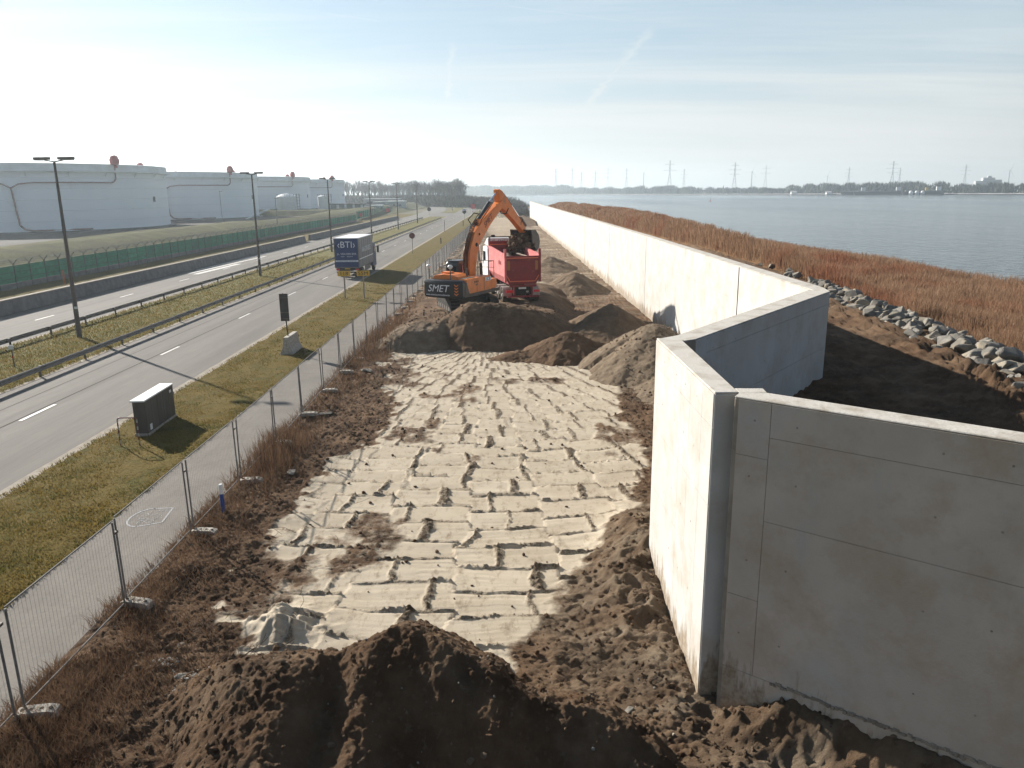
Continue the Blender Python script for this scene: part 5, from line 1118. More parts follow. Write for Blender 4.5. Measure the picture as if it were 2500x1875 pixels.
for q, s in enumerate((-0.14, -0.05, 0.05, 0.14)): g.tube([(bx+s, 0.0, 1.9), (bx+s, -0.28, 2.7), (bx+s, -0.20, 3.6), (bx+s, 0.20, 4.5), (bx+s, 0.75, 5.25), (bx+s, 1.6, 5.9-0.1*q), (bx+s, 3.3, 6.75)], 0.032, 5)
g.tube([(bx+0.2, 3.6, 6.6), (bx+0.25, 4.2, 6.0), (bx+0.25, 4.9, 5.95), (bx+0.22, 5.3, 6.3)], 0.035, 5); g.tube([(bx-0.2, 1.0, 5.3), (bx-0.3, 0.7, 5.7), (bx-0.2, 1.3, 6.1), (bx-0.1, 1.9, 6.0)], 0.03, 5)
U(g, 'hydraulic_hoses', M['blackmatt'])
# bucket: curved shell open towards the cab, tipping
bp_ = [(7.55, 4.75), (8.25, 4.72), (8.75, 4.35), (8.95, 3.85), (8.85, 3.42), (8.45, 3.18)]
inner = [(8.40, 3.26), (8.76, 3.48), (8.85, 3.87), (8.67, 4.28), (8.2, 4.62), (7.58, 4.66)]
g = G(); BW = 0.86; g.prism(bp_+inner, 'x', bx-BW, bx+BW)
for s in (-1, 1): g.prism(bp_+[(7.75, 3.85)], 'x', bx+s*BW-0.02, bx+s*BW+0.02)
bk = U(g, 'bucket', M['darksteel'])
for k in range(5): g = G(); g.beam((bx-0.68+k*0.34, 8.47, 3.22), (bx-0.68+k*0.34, 8.18, 3.02), 0.09, 0.07, w1=0.05, h1=0.03); U(g, 'tooth', M['railsteel'], par=bk)
# handrails, beacons
g = G(); g.tube([(0.55, 0.55, 2.18), (0.55, 0.55, 3.05), (0.55, 1.25, 3.05), (1.35, 1.25, 3.05), (1.35, 0.5, 3.05), (1.35, 0.5, 2.18)], 0.022, 6); g.tube([(0.55, 0.6, 2.62), (0.55, 1.25, 2.62), (1.35, 1.25, 2.62)], 0.018, 6); g.tube([(1.35, 1.25, 1.9), (1.35, 1.25, 3.05)], 0.022, 6); U(g, 'handrail', M['darksteel'])
for x, y in ((-1.2, -2.55), (0.35, -2.5)):
    g = G(); g.cyl((x, y, 2.12), (x, y, 2.8), 0.035, n=8); a_ = U(g, 'antenna_mast', M['darksteel']); g = G(); g.lathe([(0.06, 2.8), (0.16, 2.92), (0.16, 2.98), (0.1, 3.05), (0, 3.06)], (x, y, 0), 12); U(g, 'antenna_dome', M['white'], par=a_)
# soil in and under the bucket
def lump(name, label, cx, cy, cz, sx, sy, sz, n, smin, smax, seed, mt='soil', grey=0.3):
    rg = np.random.default_rng(seed); p = rg.normal(0, 0.42, (n, 3)); p = p/np.maximum(np.linalg.norm(p, axis=1, keepdims=True), 0.9); P = np.array([cx, cy, cz])+p*np.array([sx, sy, sz]); o = clod_mesh(name, P, rg.uniform(smin, smax, n), M[mt], {'sand': np.zeros(n), 'grey': np.full(n, grey)})
    if label: o['label'] = label; o['category'] = 'soil'
    return o
def upw(x, y, z): c, s = math.cos(UP), math.sin(UP); return (EX+c*x-s*y, EY+s*x+c*y, EZ+z)
lump('bucket_soil', 'dark soil spilling out of the tipped excavator bucket', *upw(bx-0.1, 8.0, 3.75), 0.95, 0.75, 0.75, 420, 0.05, 0.2, 31)
lump('falling_soil', 'dark soil falling from the bucket into the tipper', *upw(bx-0.55, 7.75, 2.9), 0.55, 0.5, 1.1, 300, 0.03, 0.15, 32)

# ------------------------------------------------------------------ tipper truck
TX, TY = 0.80, 53.2; TZ = 1.12
tp = thing('tipper_truck', 'red tipper truck with white cab being loaded by the orange excavator', 'truck', (TX, TY, TZ), math.radians(12.5))
g = G(); rear = [(-1.22, 3.25), (-1.22, 1.85), (-0.95, 1.38), (0.95, 1.38), (1.22, 1.85), (1.22, 3.25)]
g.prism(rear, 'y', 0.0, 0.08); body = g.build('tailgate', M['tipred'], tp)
for s in (-1, 1):
    g = G(); g.add([(s*1.24, 0.05, 3.25), (s*1.24, 5.6, 3.52), (s*1.24, 5.6, 1.85), (s*1.24, 0.05, 1.85), (s*1.16, 0.05, 3.25), (s*1.16, 5.6, 3.52), (s*1.16, 5.6, 1.85), (s*1.16, 0.05, 1.85)], [(0, 1, 2, 3), (7, 6, 5, 4), (0, 4, 5, 1), (0, 3, 7, 4), (1, 5, 6, 2)])
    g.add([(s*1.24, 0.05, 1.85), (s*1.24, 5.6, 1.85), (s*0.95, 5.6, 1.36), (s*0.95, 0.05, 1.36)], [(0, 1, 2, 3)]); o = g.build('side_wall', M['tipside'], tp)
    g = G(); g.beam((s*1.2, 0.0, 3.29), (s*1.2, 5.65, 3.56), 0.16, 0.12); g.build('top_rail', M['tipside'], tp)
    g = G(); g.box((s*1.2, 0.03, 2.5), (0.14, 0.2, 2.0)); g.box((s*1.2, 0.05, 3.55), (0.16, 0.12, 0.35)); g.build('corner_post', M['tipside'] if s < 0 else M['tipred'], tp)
    g = G(); g.box((s*0.98, -0.012, 2.62), (0.2, 0.02, 0.62)); g.build('reflector_panel', M['orangepost'], tp)
g = G(); g.box((0, 2.8, 1.38), (1.95, 5.5, 0.08)); g.build('floor', M['tipred'], tp)
g = G(); g.box((0, 5.62, 2.7), (2.44, 0.10, 2.5)); g.build('head_board', M['tipred'], tp); g = G(); g.box((0, 5.55, 3.70), (2.3, 0.06, 0.07)); g.build('head_board_rib', M['tiprim'], tp)
for a, b in (((-1.1, 3.12), (1.1, 3.12)), ((-1.12, 1.95), (-0.88, 1.55)), ((-0.88, 1.55), (0.88, 1.55)), ((0.88, 1.55), (1.12, 1.95))): g = G(); g.beam((a[0], -0.03, a[1]), (b[0], -0.03, b[1]), 0.03, 0.07); g.build('trim_strip', M['tiprim'], tp)
text('side_lettering', 'MAN', 0.42, M['tipred'], tp, (-1.246, 1.6, 2.7), (PI/2, 0, -PI/2)); text('tailgate_lettering', 'VAN MOER', 0.16, M['signred'], tp, (-0.45, -0.03, 2.95), (PI/2, 0, 0))
g = G(); g.box((0, 4.2, 1.05), (0.8, 8.6, 0.28)); g.build('chassis', M['blackmatt'], tp)
g = G(); g.box((0, -0.05, 1.25), (1.9, 0.1, 0.16)); g.box((0, -0.05, 0.52), (2.2, 0.12, 0.12))
for x in (-0.62, 0.62): g.box((x, -0.05, 0.86), (0.12, 0.1, 0.7))
g.build('rear_bumper', M['tipred'], tp)
g = G(); g.box((0, 0.0, 0.9), (1.1, 0.06, 0.5)); g.build('rear_panel', M['blackmatt'], tp)
for x in (-0.95, 0.95): g = G(); g.box((x, -0.08, 0.88), (0.42, 0.08, 0.16)); g.build('tail_light', M['redlamp'], tp)
g = G(); g.box((-0.05, -0.11, 1.09), (0.52, 0.02, 0.12)); g.build('number_plate', M['plate'], tp)
g = G(); g.cyl((0.3, -0.07, 0.86), (0.3, -0.09, 0.86), 0.09, n=12); g.build('round_badge', M['rim'], tp)
wh = None
def wheel(par, x, y, r, w, twin=False):
    s = 1 if x > 0 else -1
    g = G(); g.lathe([(r*0.55, -w/2), (r*0.9, -w/2), (r, -w*0.38), (r, w*0.38), (r*0.9, w/2), (r*0.55, w/2)], n=22); ty = g.build('wheel', M['tyre'], par, (x, y, r)); ty.rotation_euler = (0, PI/2, 0)
    g = G(); g.lathe([(r*0.56, w*0.42), (r*0.45, w*0.25), (r*0.2, w*0.5), (0, w*0.52)], n=16); g.lathe([(r*0.56, -w*0.42), (r*0.45, -w*0.25), (r*0.2, -w*0.5), (0, -w*0.52)], n=16); g.build('rim', M['rim'], ty)
for y in (0.95, 2.35):
    for x in (-1.0, 1.0): wheel(tp, x, y, 0.52, 0.56)
for y in (5.3, 7.2):
    for x in (-1.05, 1.05): wheel(tp, x, y, 0.52, 0.32)
for s in (-1, 1):
    for y in (0.95, 2.35):
        g = G(); n = 10; V = []
        for k in range(n+1):
            a = PI*k/n
            for rr_ in (0.58, 0.61):
                for xx_ in (0.70, 1.28): V.append((s*xx_, y+rr_*math.cos(a), 0.52+rr_*math.sin(a)))
        F = []
        for k in range(n): b = 4*k; F += [(b, b+1, b+5, b+4), (b+2, b+6, b+7, b+3), (b+1, b+3, b+7, b+5), (b, b+4, b+6, b+2)]
        g.add(V, F); g.build('mudguard', M['rim'], tp)
    g = G(); [g.box((s*1.2, 3.9, z), (0.04, 1.6, 0.12)) for z in (0.55, 0.85, 1.12)]; g.build('side_guard', M['white'], tp)
g = G(); g.prism([(6.25, 0.95), (6.15, 2.4), (6.3, 3.35), (6.7, 3.55), (8.0, 3.45), (8.45, 2.4), (8.5, 0.55), (6.4, 0.55)], 'x', -1.22, 1.22); cb_ = g.build('cab', M['white'], tp, bevel=0.05)
g = G(); g.prism([(6.3, 3.55), (6.45, 4.10), (6.7, 4.15), (7.9, 3.6)], 'x', -1.15, 1.15); o = g.build('roof_deflector', M['white'], cb_, bevel=0.03)
text('roof_lettering', 'G. SMET', 0.36, M['curtain'], o, (-0.2, 6.30, 3.86), (PI/2, 0, 0)).rotation_euler = (PI/2-0.2, 0, 0)
g = G(); g.cyl((-1.25, 6.4, 4.2), (1.25, 6.4, 4.2), 0.04, n=6); [g.cyl((x, 6.4, 4.2), (x, 6.35, 3.5), 0.04, n=6) for x in (-1.0, 1.0)]; g.build('roof_bar', M['blackmatt'], cb_)
for x in (-0.75, 0.75): g = G(); g.box((x, 6.4, 4.29), (0.28, 0.12, 0.14)); g.build('work_lamp', M['blackmatt'], cb_)
g = G(); g.box((0, 8.30, 2.75), (2.0, 0.3, 0.8), rx=0.25); g.build('windscreen', M['glass'], cb_)
for s in (-1, 1): g = G(); g.box((s*1.225, 7.5, 2.75), (0.02, 1.0, 0.7)); g.build('side_window', M['glass'], cb_); g = G(); g.box((s*1.45, 8.3, 2.7), (0.2, 0.12, 0.75)); g.build('mirror', M['blackmatt'], cb_)
g = G(); g.box((-0.75, 6.0, 2.2), (0.7, 0.4, 2.9)); g.build('air_intake_stack', M['blackmatt'], tp)
c, s = math.cos(math.radians(12.5)), math.sin(math.radians(12.5))
def tpw(x, y, z): return (TX+c*x-s*y, TY+s*x+c*y, TZ+z)
def load(X, Y): return None
xs = np.linspace(-1.14, 1.14, 46); ys_ = np.linspace(0.1, 5.55, 80); X, Y = np.meshgrid(xs, ys_)
zl = 2.45+0.75*np.exp(-((X+0.3)/0.7)**2-((Y-4.0)/1.3)**2)+0.35*np.exp(-((X-0.4)/0.6)**2-((Y-1.6)/0.9)**2)+crumbly(X, Y, 901, 0.8)
wx_ = TX+c*X-s*Y; wy_ = TY+s*X+c*Y
o = mesh_np('soil_load', np.stack([wx_, wy_, TZ+zl], -1).reshape(-1, 3), gridF(80, 46), M['soil'], None, True, {'sand': np.clip(0.5-0.35*(X+0.1), 0, 0.45), 'grey': 0.8*np.exp(-((Y-4)/1.8)**2)}); tag(o, 'sandy soil load in the body of the red tipper', 'soil')
for k, (a, b) in enumerate(((tpw(0.15, 2.4, 3.25), tpw(1.0, 0.9, 3.0)), (tpw(0.5, 1.9, 3.05), tpw(1.05, 0.45, 2.95)))):
    g = G(); g.beam(a, b, 0.16, 0.06); o = g.build('plank', M['plank']); tag(o, 'pale plank lying on the soil in the tipper, '+('the longer one' if k == 0 else 'the lower one'), 'plank')

# ------------------------------------------------------------------ curtain side truck
BX, BY = -16.95, 81.3
bt = thing('box_truck', 'blue and grey curtain sided box truck driving away on the near road', 'truck', (BX, BY, 0.012), -0.012)
g = G(); g.box((0, 0.03, 2.62), (2.5, 0.06, 2.9)); rd = g.build('rear_door', M['blue'], bt)
for s in (-1, 1):
    g = G(); g.box((s*1.26, 3.9, 2.62), (0.04, 7.7, 2.86)); cs = g.build('side_curtain', M['curtain'], bt)
    for k in range(7): g = G(); g.box((s*1.285, 0.5+k*1.15, 2.62), (0.012, 0.05, 2.8)); g.build('curtain_strap', M['railsteel'], cs)
    g = G(); g.box((s*1.287, 3.9, 1.95), (0.008, 7.6, 0.10)); g.build('curtain_stripe', M['whiteprint'], cs)
    text('curtain_lettering', 'VAN DEN BOS', 0.75, M['whiteprint'], cs, (s*1.288, 3.9, 2.8), (PI/2, 0, s*PI/2))
    g = G(); g.box((s*1.23, 0.02, 2.6), (0.09, 0.12, 3.0)); g.build('corner_post', M['railsteel'], bt)
g = G(); g.box((0, 3.9, 4.09), (2.55, 7.9, 0.07)); g.build('roof', M['roofwhite'], bt)
g = G(); g.box((0, 7.75, 2.62), (2.5, 0.06, 2.9)); g.build('front_wall', M['railsteel'], bt)
g = G(); g.box((0, 3.9, 1.12), (2.5, 7.8, 0.14)); g.build('bed', M['railsteel'], bt)
text('logo_lettering', '\u2039BTI\u203a', 0.92, M['whiteprint'], rd, (0, -0.008, 3.42), (PI/2, 0, 0), sx=1.0)
text('name_lettering', 'J.L. VAN DEN BOS', 0.27, M['whiteprint'], rd, (0, -0.008, 2.50), (PI/2, 0, 0), sx=0.93)
text('town_lettering', 'OLEN      BELGIUM', 0.15, M['whiteprint'], rd, (0, -0.008, 2.24), (PI/2, 0, 0))
g = G(); g.box((0, -0.004, 1.78), (2.38, 0.012, 0.17)); bd_ = g.build('white_band', M['whiteprint'], rd); text('band_lettering', 'INTERNATIONAL TRANSPORT', 0.15, M['blue'], bd_, (0, -0.014, 1.78), (PI/2, 0, 0), sx=1.02)
g = G(); g.box((0, 5, 0.85), (0.9, 9.0, 0.28)); g.build('chassis', M['blackmatt'], bt)
g = G(); g.box((0, 0.1, 0.62), (2.3, 0.12, 0.14)); g.box((0, 0.12, 0.95), (2.3, 0.06, 0.3)); g.build('rear_bumper', M['blackmatt'], bt)
for x in (-1.0, 1.0): g = G(); g.box((x, 0.06, 0.92), (0.36, 0.06, 0.14)); g.build('tail_light', M['redlamp'], bt)
g = G(); g.box((0, 0.05, 1.0), (0.55, 0.03, 0.13)); g.build('number_plate', M['yellow'], bt)
for y in (2.0, 9.1):
    for x in (-1.02, 1.02): wheel(bt, x, y, 0.50, 0.5 if y < 5 else 0.3)
for s in (-1, 1):
    g = G(); g.box((s*1.15, 5.0, 0.72), (0.06, 3.0, 0.5)); g.build('side_skirt', M['railsteel'], bt)
g = G(); g.prism([(7.95, 0.6), (7.95, 2.9), (8.2, 3.15), (9.4, 3.1), (9.95, 2.2), (10.0, 0.5)], 'x', -1.23, 1.23); cb_ = g.build('cab', M['blue'], bt, bevel=0.05)
g = G(); g.box((0, 9.75, 2.3), (2.1, 0.2, 0.8), rx=0.5); g.build('windscreen', M['glass'], cb_)
for s in (-1, 1): g = G(); g.box((s*1.52, 9.6, 2.35), (0.22, 0.14, 0.75)); g.build('mirror', M['blackmatt'], cb_); g = G(); g.box((s*1.235, 9.0, 2.35), (0.02, 0.9, 0.6)); g.build('side_window', M['glass'], cb_)
# ------------------------------------------------------------------ distant cars
def car(x, y, rz, label, mt):
    t = thing('parked_car' if mt == 'x' else 'car', label, 'car', (x, y, 0.01), rz)
    g = G(); g.prism([(-2.1, 0.35), (-2.15, 0.85), (-1.7, 0.98), (1.1, 0.92), (2.1, 0.75), (2.15, 0.35)], 'x', -0.88, 0.88); g.build('body', M[mt], t, bevel=0.06)
    g = G(); g.prism([(-1.65, 0.95), (-1.25, 1.42), (0.25, 1.45), (1.1, 0.95)], 'x', -0.78, 0.78); r_ = g.build('roof', M[mt], t, bevel=0.05)
    for yy_, h in ((-1.47, 0.3), (0.68, 0.3)): g = G(); g.box((0, yy_, 1.2), (1.4, 0.06, 0.34), rx=0.7 if yy_ < 0 else -1.0); g.build('window', M['glass'], r_)
    for s in (-1, 1): g = G(); g.box((s*0.785, -0.4, 1.2), (0.02, 1.5, 0.3)); g.build('window', M['glass'], r_); g = G(); g.box((s*0.65, -2.15, 0.75), (0.3, 0.05, 0.14)); g.build('tail_light', M['redlamp'], t)
    for yy_ in (-1.3, 1.35):
        for s in (-0.8, 0.8): wheel(t, s, yy_, 0.32, 0.2)
car(-20.2, 349, 0, 'silver car on the near road beyond the junction', 'carpaint')
car(-58, 408, 0.4, 'pale car parked beside the pale green building', 'white'); car(-64, 430, 0.5, 'second pale car parked behind the green fence bend', 'carpaint')

# ------------------------------------------------------------------ bare winter trees and scrub
def bare_tree(seed, H, spread):
    rg = random.Random(seed); T = G(); C = G(); N_ = [0]
    def grow(p, d, ln, r, lv):
        q = p+d*ln; gg = T if lv < 2 else C
        gg.cyl(p, q, r, r*0.66, 5 if lv < 2 else 3, cap=False)
        if lv >= 5: return
        kids = 2 if lv in (0,) else rg.choice((2, 3)) if lv < 4 else 3
        if lv == 0: kids = 3
        for k in range(kids):
            a = rg.uniform(0, 2*PI); tilt = rg.uniform(0.2, 0.62)*(spread if lv else 0.7); s = d.orthogonal().normalized(); s.rotate(Matrix.Rotation(a, 3, d)); nd = (d*math.cos(tilt)+s*math.sin(tilt)+Vector((0, 0, 0.10))).normalized()
            grow(p+d*ln*rg.uniform(0.72, 1.0), nd, ln*rg.uniform(0.58, 0.84), r*0.58, lv+1)
        if lv < 3: grow(q, (d+Vector((rg.uniform(-.15, .15), rg.uniform(-.15, .15), 0.1))).normalized(), ln*0.72, r*0.7, lv+1)
    grow(Vector((0, 0, 0)), Vector((0, 0, 1)), H*0.27, H*0.02, 0)
    return T.mesh('trunk', M['bark']), C.mesh('crown', M['twig'])
TR = [bare_tree(70+k, 18.0, sp) for k, sp in enumerate((1.0, 0.8, 1.15, 0.9, 0.7))]
rg = random.Random(99)
plc = []
for k in range(88):
    f = k/87.0; az = math.radians(-11.9+f*8.6+rg.uniform(-0.12, 0.12)); D_r = 690-170*f+rg.uniform(-25, 75); plc.append((math.sin(az)*D_r/1.0, math.cos(az)*D_r, rg.uniform(0.98, 1.32)*(1.0-0.05*f)))
for x, y, s_ in ((-47, 512, 0.98), (-40, 520, 1.06), (-36, 500, 0.74), (-33, 508, 0.90), (-30, 515, 0.72)): plc.append((x, y, s_))
for k, (x, y, s_) in enumerate(plc):
    tm, cm = TR[k % 5]; lb = ('thicker ' if s_ > 1.12 else 'slimmer ')+'hazy bare tree '+('next to the farthest oil tank' if k < 26 else 'in the middle of the tree row' if k < 60 else 'in the right third of the tree row')
    if k >= 88: lb = ['tallest bare tree with a broad round crown near the right end of the tree row', 'tall bare tree just left of the last ones in the row', 'narrow bare tree near the right end of the tree row', 'bare tree leaning over the scrub by the road', 'last bare tree at the right end of the tree row'][k-88]
    t = thing('bare_tree', lb, 'tree', (x, y, -0.1), rg.uniform(0, 6.28), 'bare trees beyond the road bend'); t.scale = (s_, s_, s_); put('trunk', tm, t); put('crown', cm, t)
def thicket(name, pts, nper, sx, h, mt, label, wid=0.35, seed=4):
    rg_ = np.random.default_rng(seed); P = []; H = []
    for (x, y, s_) in pts:
        n_ = int(nper*s_); q = rg_.normal(0, 0.45, (n_, 2)); d = np.hypot(q[:, 0], q[:, 1]); top = h*s_*np.sqrt(np.clip(1-(d/1.3)**2, 0.02, 1)); z = top*rg_.uniform(0, 0.75, n_)
        P.append(np.stack([x+q[:, 0]*sx*s_, y+q[:, 1]*sx*s_, z], 1)); H.append(np.maximum(top-z, 0.15*h)*rg_.uniform(0.5, 1, n_))
    P = np.concatenate(P); H = np.concatenate(H); o = blades(name, P, H, wid*rg_.uniform(0.5, 1.3, len(P)), rg_.uniform(0.1, 0.7, len(P)), M[mt], seed)
    o['label'] = label; o['category'] = 'scrub'; return o
pts = [(rg.uniform(-190, -25), 0, 1) for k in range(130)]; pts = [(x, 470+(-x-25)*1.55+rg.uniform(-10, 60), rg.uniform(0.7, 1.3)) for x, _, _ in pts]
thicket('undergrowth', pts, 420, 11, 6.5, 'scrub', 'dark undergrowth at the foot of the hazy bare trees', 0.4, 41)
pts = [(x, 468+rg.uniform(-30, 60), rg.uniform(0.8, 1.35)) for x in np.linspace(-30, -2, 16)]+[(rg.uniform(-14, 6), rg.uniform(330, 520), rg.uniform(0.4, 0.8)) for k in range(26)]+[(rg.uniform(-2, 9), rg.uniform(266, 330), rg.uniform(0.25, 0.5)) for k in range(20)]+[(rg.uniform(8, 14), rg.uniform(262, 300), 0.35) for k in range(5)]
thicket('riverside_scrub', pts, 380, 8, 5.2, 'scrub', 'dark brown scrub between the road bend and the river', 0.25, 42)
pts = []
for k in range(len(shore)-2):
    a, b = Vector(shore[k]), Vector(shore[k+1]); n_ = int((b-a).length/9)
    for i in range(n_):
        p = a+(b-a)*(i/n_); s_ = 0.55+0.55*float(fbm(np.array([p.x*0.006]), np.array([p.y*0.003]), 3, 9)[0])+rg.uniform(0, 0.35); off = rg.uniform(20, 120); pts.append((p.x+off*0.9, p.y+off*0.4, max(0.4, s_)))
thicket('far_shore_woods', pts, 230, 17, 21, 'farwood', 'hazy line of woods along the far river shore', 1.5, 43)
pts = [(rg.uniform(-330, 160), rg.uniform(2080, 2500), rg.uniform(0.7, 1.3)) for k in range(150)]
thicket('farthest_woods', pts, 200, 26, 24, 'farwood', 'faint blue line of woods on the horizon in the middle', 2.5, 44)

# ------------------------------------------------------------------ pylons, turbines, far buildings
def pylon_mesh(H, arms):
    g = G(); b = H*0.085; t_ = H*0.014; w = H*0.0030
    def c4(z):
        f = z/H; r = b*(1-f/0.62)+t_*(f/0.62) if f < 0.62 else t_; return [(sx*r, sy*r, z) for sx, sy in ((-1, -1), (1, -1), (1, 1), (-1, 1))]
    zs = [0, .16*H, .3*H, .42*H, .52*H, .62*H, .72*H, .82*H, .92*H, H]
    for z0, z1 in zip(zs[:-1], zs[1:]):
        A, B = c4(z0), c4(z1)
        for i in range(4): g.beam(A[i], B[i], w*1.3, w*1.3); j = (i+1) % 4; g.beam(A[i], B[j], w*.7, w*.7); g.beam(A[j], B[i], w*.7, w*.7)
    g2 = G()
    for z, l in arms:
        for s in (-1, 1): g2.beam((0, 0, z*H+l*H*0.12), (s*l*H, 0, z*H), w*1.2, w*1.2); g2.beam((0, 0, z*H-0.01*H), (s*l*H, 0, z*H), w*1.2, w*1.2)
    return g.mesh('lattice_tower', M['pylon']), g2.mesh('crossarm', M['pylon'])
PM1 = pylon_mesh(60, ((0.62, 0.17), (0.76, 0.21), (0.9, 0.14))); PM2 = pylon_mesh(60, ((0.7, 0.20), (0.88, 0.15)))
def ang(px, D): return (math.tan(math.atan((px*1.1302-1250)/1900*0.97))*D, D)
PY_ = [(1205, 1900, 1.0, 'pylon with wide arms left of the round hazy bush, at the left of the cluster'), (1240, 2150, 1.15, 'second pylon from the left in the hazy cluster'), (1260, 2500, 1.1, 'faint pylon third from the left in the cluster'), (1290, 2500, 1.15, 'faint pylon in the middle of the hazy cluster'), (1317, 2600, 1.35, 'faint pylon fifth in the hazy cluster'), (1357, 2700, 1.35, 'faint pylon at the right of the hazy cluster'), (1450, 1650, 1.12, 'large dark pylon standing alone on the far shore'), (1481, 2400, 1.15, 'thin faint pylon just right of the large one'), (1590, 1550, 0.98, 'second large pylon on the far shore, right of the lone one'), (1657, 2100, 1.15, 'thin pylon behind the long wood'), (1836, 2000, 0.98, 'faint pylon left of the barges'), (1930, 1700, 1.05, 'tall pylon behind the moored barges'), (1946, 2000, 0.95, 'shorter pylon just right of the tall one behind the barges'), (2087, 1900, 1.0, 'pylon between the barges and the apartment block')]
for k, (px, D, s_, lb) in enumerate(PY_):
    x, y = ang(px, D); m1, m2 = PM1 if k % 3 else PM2
    t = thing('pylon', lb, 'pylon', (x, y, 0.5), rg.uniform(-0.5, 0.5), 'electricity pylons across the river'); t.scale = (s_, s_, s_); put('lattice_tower', m1, t); put('crossarm', m2, t)
for px, D, s_, lb in ((1627, 2600, 1.0, 'faint wind turbine between the two large pylons'), (1394, 2900, 1.1, 'faint wind turbine right of the pylon cluster'), (2182, 2500, 0.9, 'faint wind turbine right of the apartment block'), (1790, 2800, 0.8, 'very faint wind turbine above the far wood')):
    x, y = ang(px, D); t = thing('wind_turbine', lb, 'wind turbine', (x, y, 0.5)); t.scale = (s_,)*3; g = G(); g.cyl((0, 0, 0), (0, 0, 62), 2.0, 1.2, 8); g.build('tower', M['pylon'], t); g = G(); g.box((0, -1, 63), (2.4, 6, 2.6)); g.build('nacelle', M['pylon'], t)
    for k in range(3): a = 0.4+k*2*PI/3; g = G(); g.beam((0, -4, 63), (26*math.sin(a), -4, 63+26*math.cos(a)), 1.6, 0.5, w1=0.4, h1=0.2); g.build('blade', M['pylon'], t)
x, y = ang(2137, 1500); t = thing('apartment_block', 'pale apartment block rising above the far shore trees at right', 'building', (x, y, 0.5), -0.2)
for dx_, h, w_ in ((-14, 19, 16), (0, 25, 20), (15, 21, 14)):
    g = G(); g.box((dx_, 0, h/2), (w_, 12, h)); b_ = g.build('wing', M['apartment'], t); g = G(); [g.box((dx_, -6.1, z), (w_*0.86, 0.2, 1.2)) for z in np.arange(3, h-1, 3)]; g.build('window_band', M['farbuild'], b_)
g = G(); g.box((2, 0, 26.5), (6, 5, 3)); g.build('lift_house', M['apartment'], t)
x, y = ang(1567, 1500); t = thing('church', 'tiny church with a pointed spire on the far shore', 'church', (x, y, 0.5)); t.scale = (0.55,)*3; g = G(); g.box((0, 0, 5), (5, 5, 20)); g.build('tower', M['farwood'], t); g = G(); g.lathe([(3.2, 15), (0, 30)], n=8); g.build('spire', M['farwood'], t); g = G(); g.prism([(-7, 0), (-7, 8), (0, 13), (7, 8), (7, 0)], 'y', 3, 22); g.build('nave', M['farbuild'], t)
# moored barges
for k, (px, D, L_, lb) in enumerate(((1905, 1030, 58, 'long dark moored barge at the far shore'), (2000, 985, 44, 'moored work pontoon with white round tanks at the far shore'), (1850, 1075, 30, 'low grey barge left of the long dark one'))):
    x, y = ang(px, D); t = thing('barge', lb, 'barge', (x, y, -0.4), -0.35); t.scale = (1, 1, 1.45); g = G(); g.prism([(-L_/2, 0.3), (-L_/2-2, 3.2), (L_/2+2, 3.2), (L_/2, 0.3)], 'y', -4.5, 4.5); g.build('hull', M['signback'], t)
    g = G(); g.box((0, 0, 3.5), (L_*0.9, 6, 0.8)); g.build('deck_load', M['farbuild'], t); g = G(); g.box((L_*0.38, 0, 5.2), (5, 5, 3.4)); g.build('wheelhouse', M['white'], t)
    if k == 1:
        for q in range(3): g = G(); g.lathe([(2.2, -1.0), (2.6, 0.6), (1.6, 2.0), (0, 2.4)], (-14+q*6.5, -5.2, 1.4), 12); g.build('float', M['white'], t)
        g = G(); g.box((4, 0, 5), (3.5, 3, 2.6)); g.build('orange_box', M['yellow'], t)
    if k == 0: g = G(); g.beam((-10, 0, 4), (6, 0, 9), 0.6, 0.6); g.build('crane_arm', M['farbuild'], t)
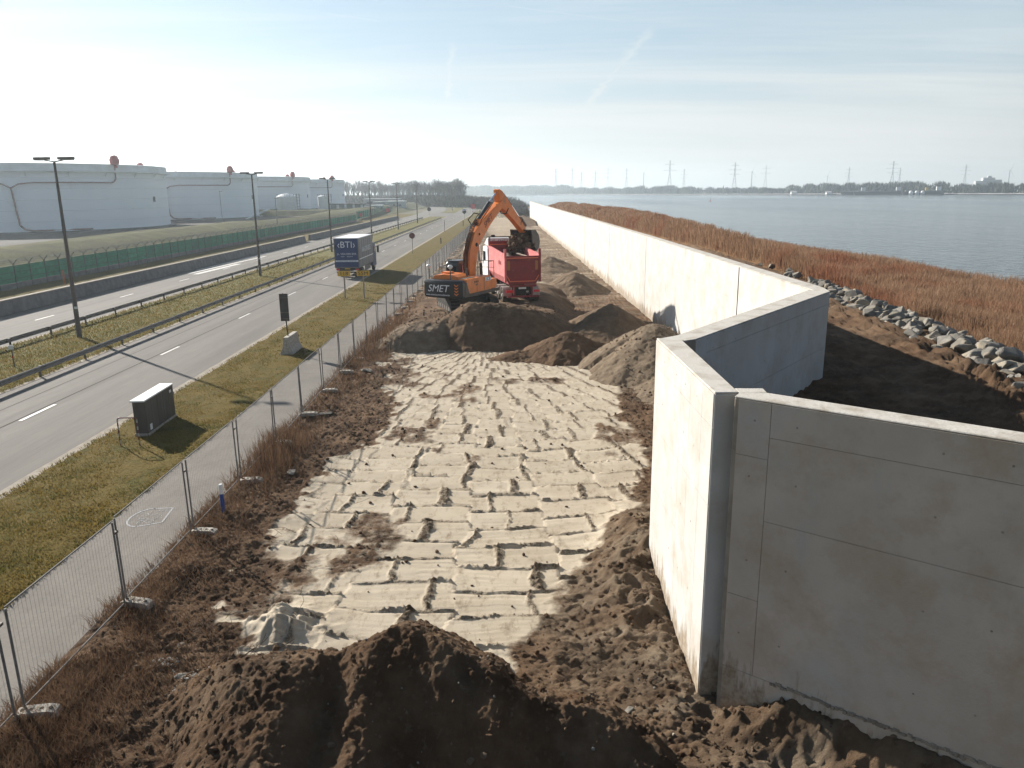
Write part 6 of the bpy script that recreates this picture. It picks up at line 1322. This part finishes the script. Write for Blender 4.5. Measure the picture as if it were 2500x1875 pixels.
for px, D, sx, h, lb in ((1620, 1500, 60, 9, 'long pale warehouse far across the river'), (1720, 1230, 8, 3.2, 'small white shed left of the barges'), (1795, 1150, 6, 2.6, 'white hut on the far bank near the barges'), (1385, 1900, 50, 8, 'pale far industrial hall at the river bend')):
    x, y = ang(px, D); t = thing('far_building', lb, 'building', (x, y, 0.5), -0.2); g = G(); g.box((0, 0, h/2), (sx, 10, h)); g.build('wall', M['tankgrey'] if sx < 20 else M['farbuild'], t); g = G(); g.prism([(-5.5, h), (0, h+2), (5.5, h)], 'x', -sx/2-0.5, sx/2+0.5); g.build('roof', M['farbuild'], t)
x, y = ang(1880, 520); t = thing('buoy', 'tiny red buoy floating on the river', 'buoy', (160, 640, -0.4)); t.scale = (0.6, 0.6, 0.6); g = G(); g.lathe([(0, -0.4), (1.0, 0), (1.0, 0.5), (0.25, 2.2), (0, 2.4)], n=10); g.build('float', M['brightred'], t); g = G(); g.cyl((0, 0, 2.3), (0, 0, 3.2), 0.1, n=6); g.build('topmark', M['brightred'], t)

g = G(); g.lathe([(0, -1.5), (0.8, -1.25), (1.35, -0.6), (1.5, 0), (1.3, 0.5), (0.8, 1.0), (0, 1.25)], n=20)
dm = bpy.data.materials.new('dust_air'); dm.use_nodes = True; nt = dm.node_tree; nt.nodes.clear(); out = N(nt, 'ShaderNodeOutputMaterial'); pv = N(nt, 'ShaderNodeVolumePrincipled')
pv.inputs['Color'].default_value = (0.86, 0.76, 0.62, 1); pv.inputs['Density'].default_value = 0.13; pv.inputs['Anisotropy'].default_value = 0.2; nt.links.new(pv.outputs[0], out.inputs['Volume'])
o = g.build('dust_cloud', dm, None, (-0.55, 64.5, 6.0), smooth=True); stuff(o, 'pale dust hanging behind the excavator boom', 'dust')
# ------------------------------------------------------------------ air
g = G(); g.box((350, 1850, 44), (3300, 4100, 92)); 
hm = bpy.data.materials.new('haze_air'); hm.use_nodes = True; nt = hm.node_tree; nt.nodes.clear(); out = N(nt, 'ShaderNodeOutputMaterial'); pv = N(nt, 'ShaderNodeVolumePrincipled')
pv.inputs['Color'].default_value = (0.80, 0.92, 1.0, 1); pv.inputs['Density'].default_value = 0.00029; pv.inputs['Anisotropy'].default_value = 0.55
nt.links.new(pv.outputs[0], out.inputs['Volume'])
hz = g.build('haze', hm); stuff(hz)
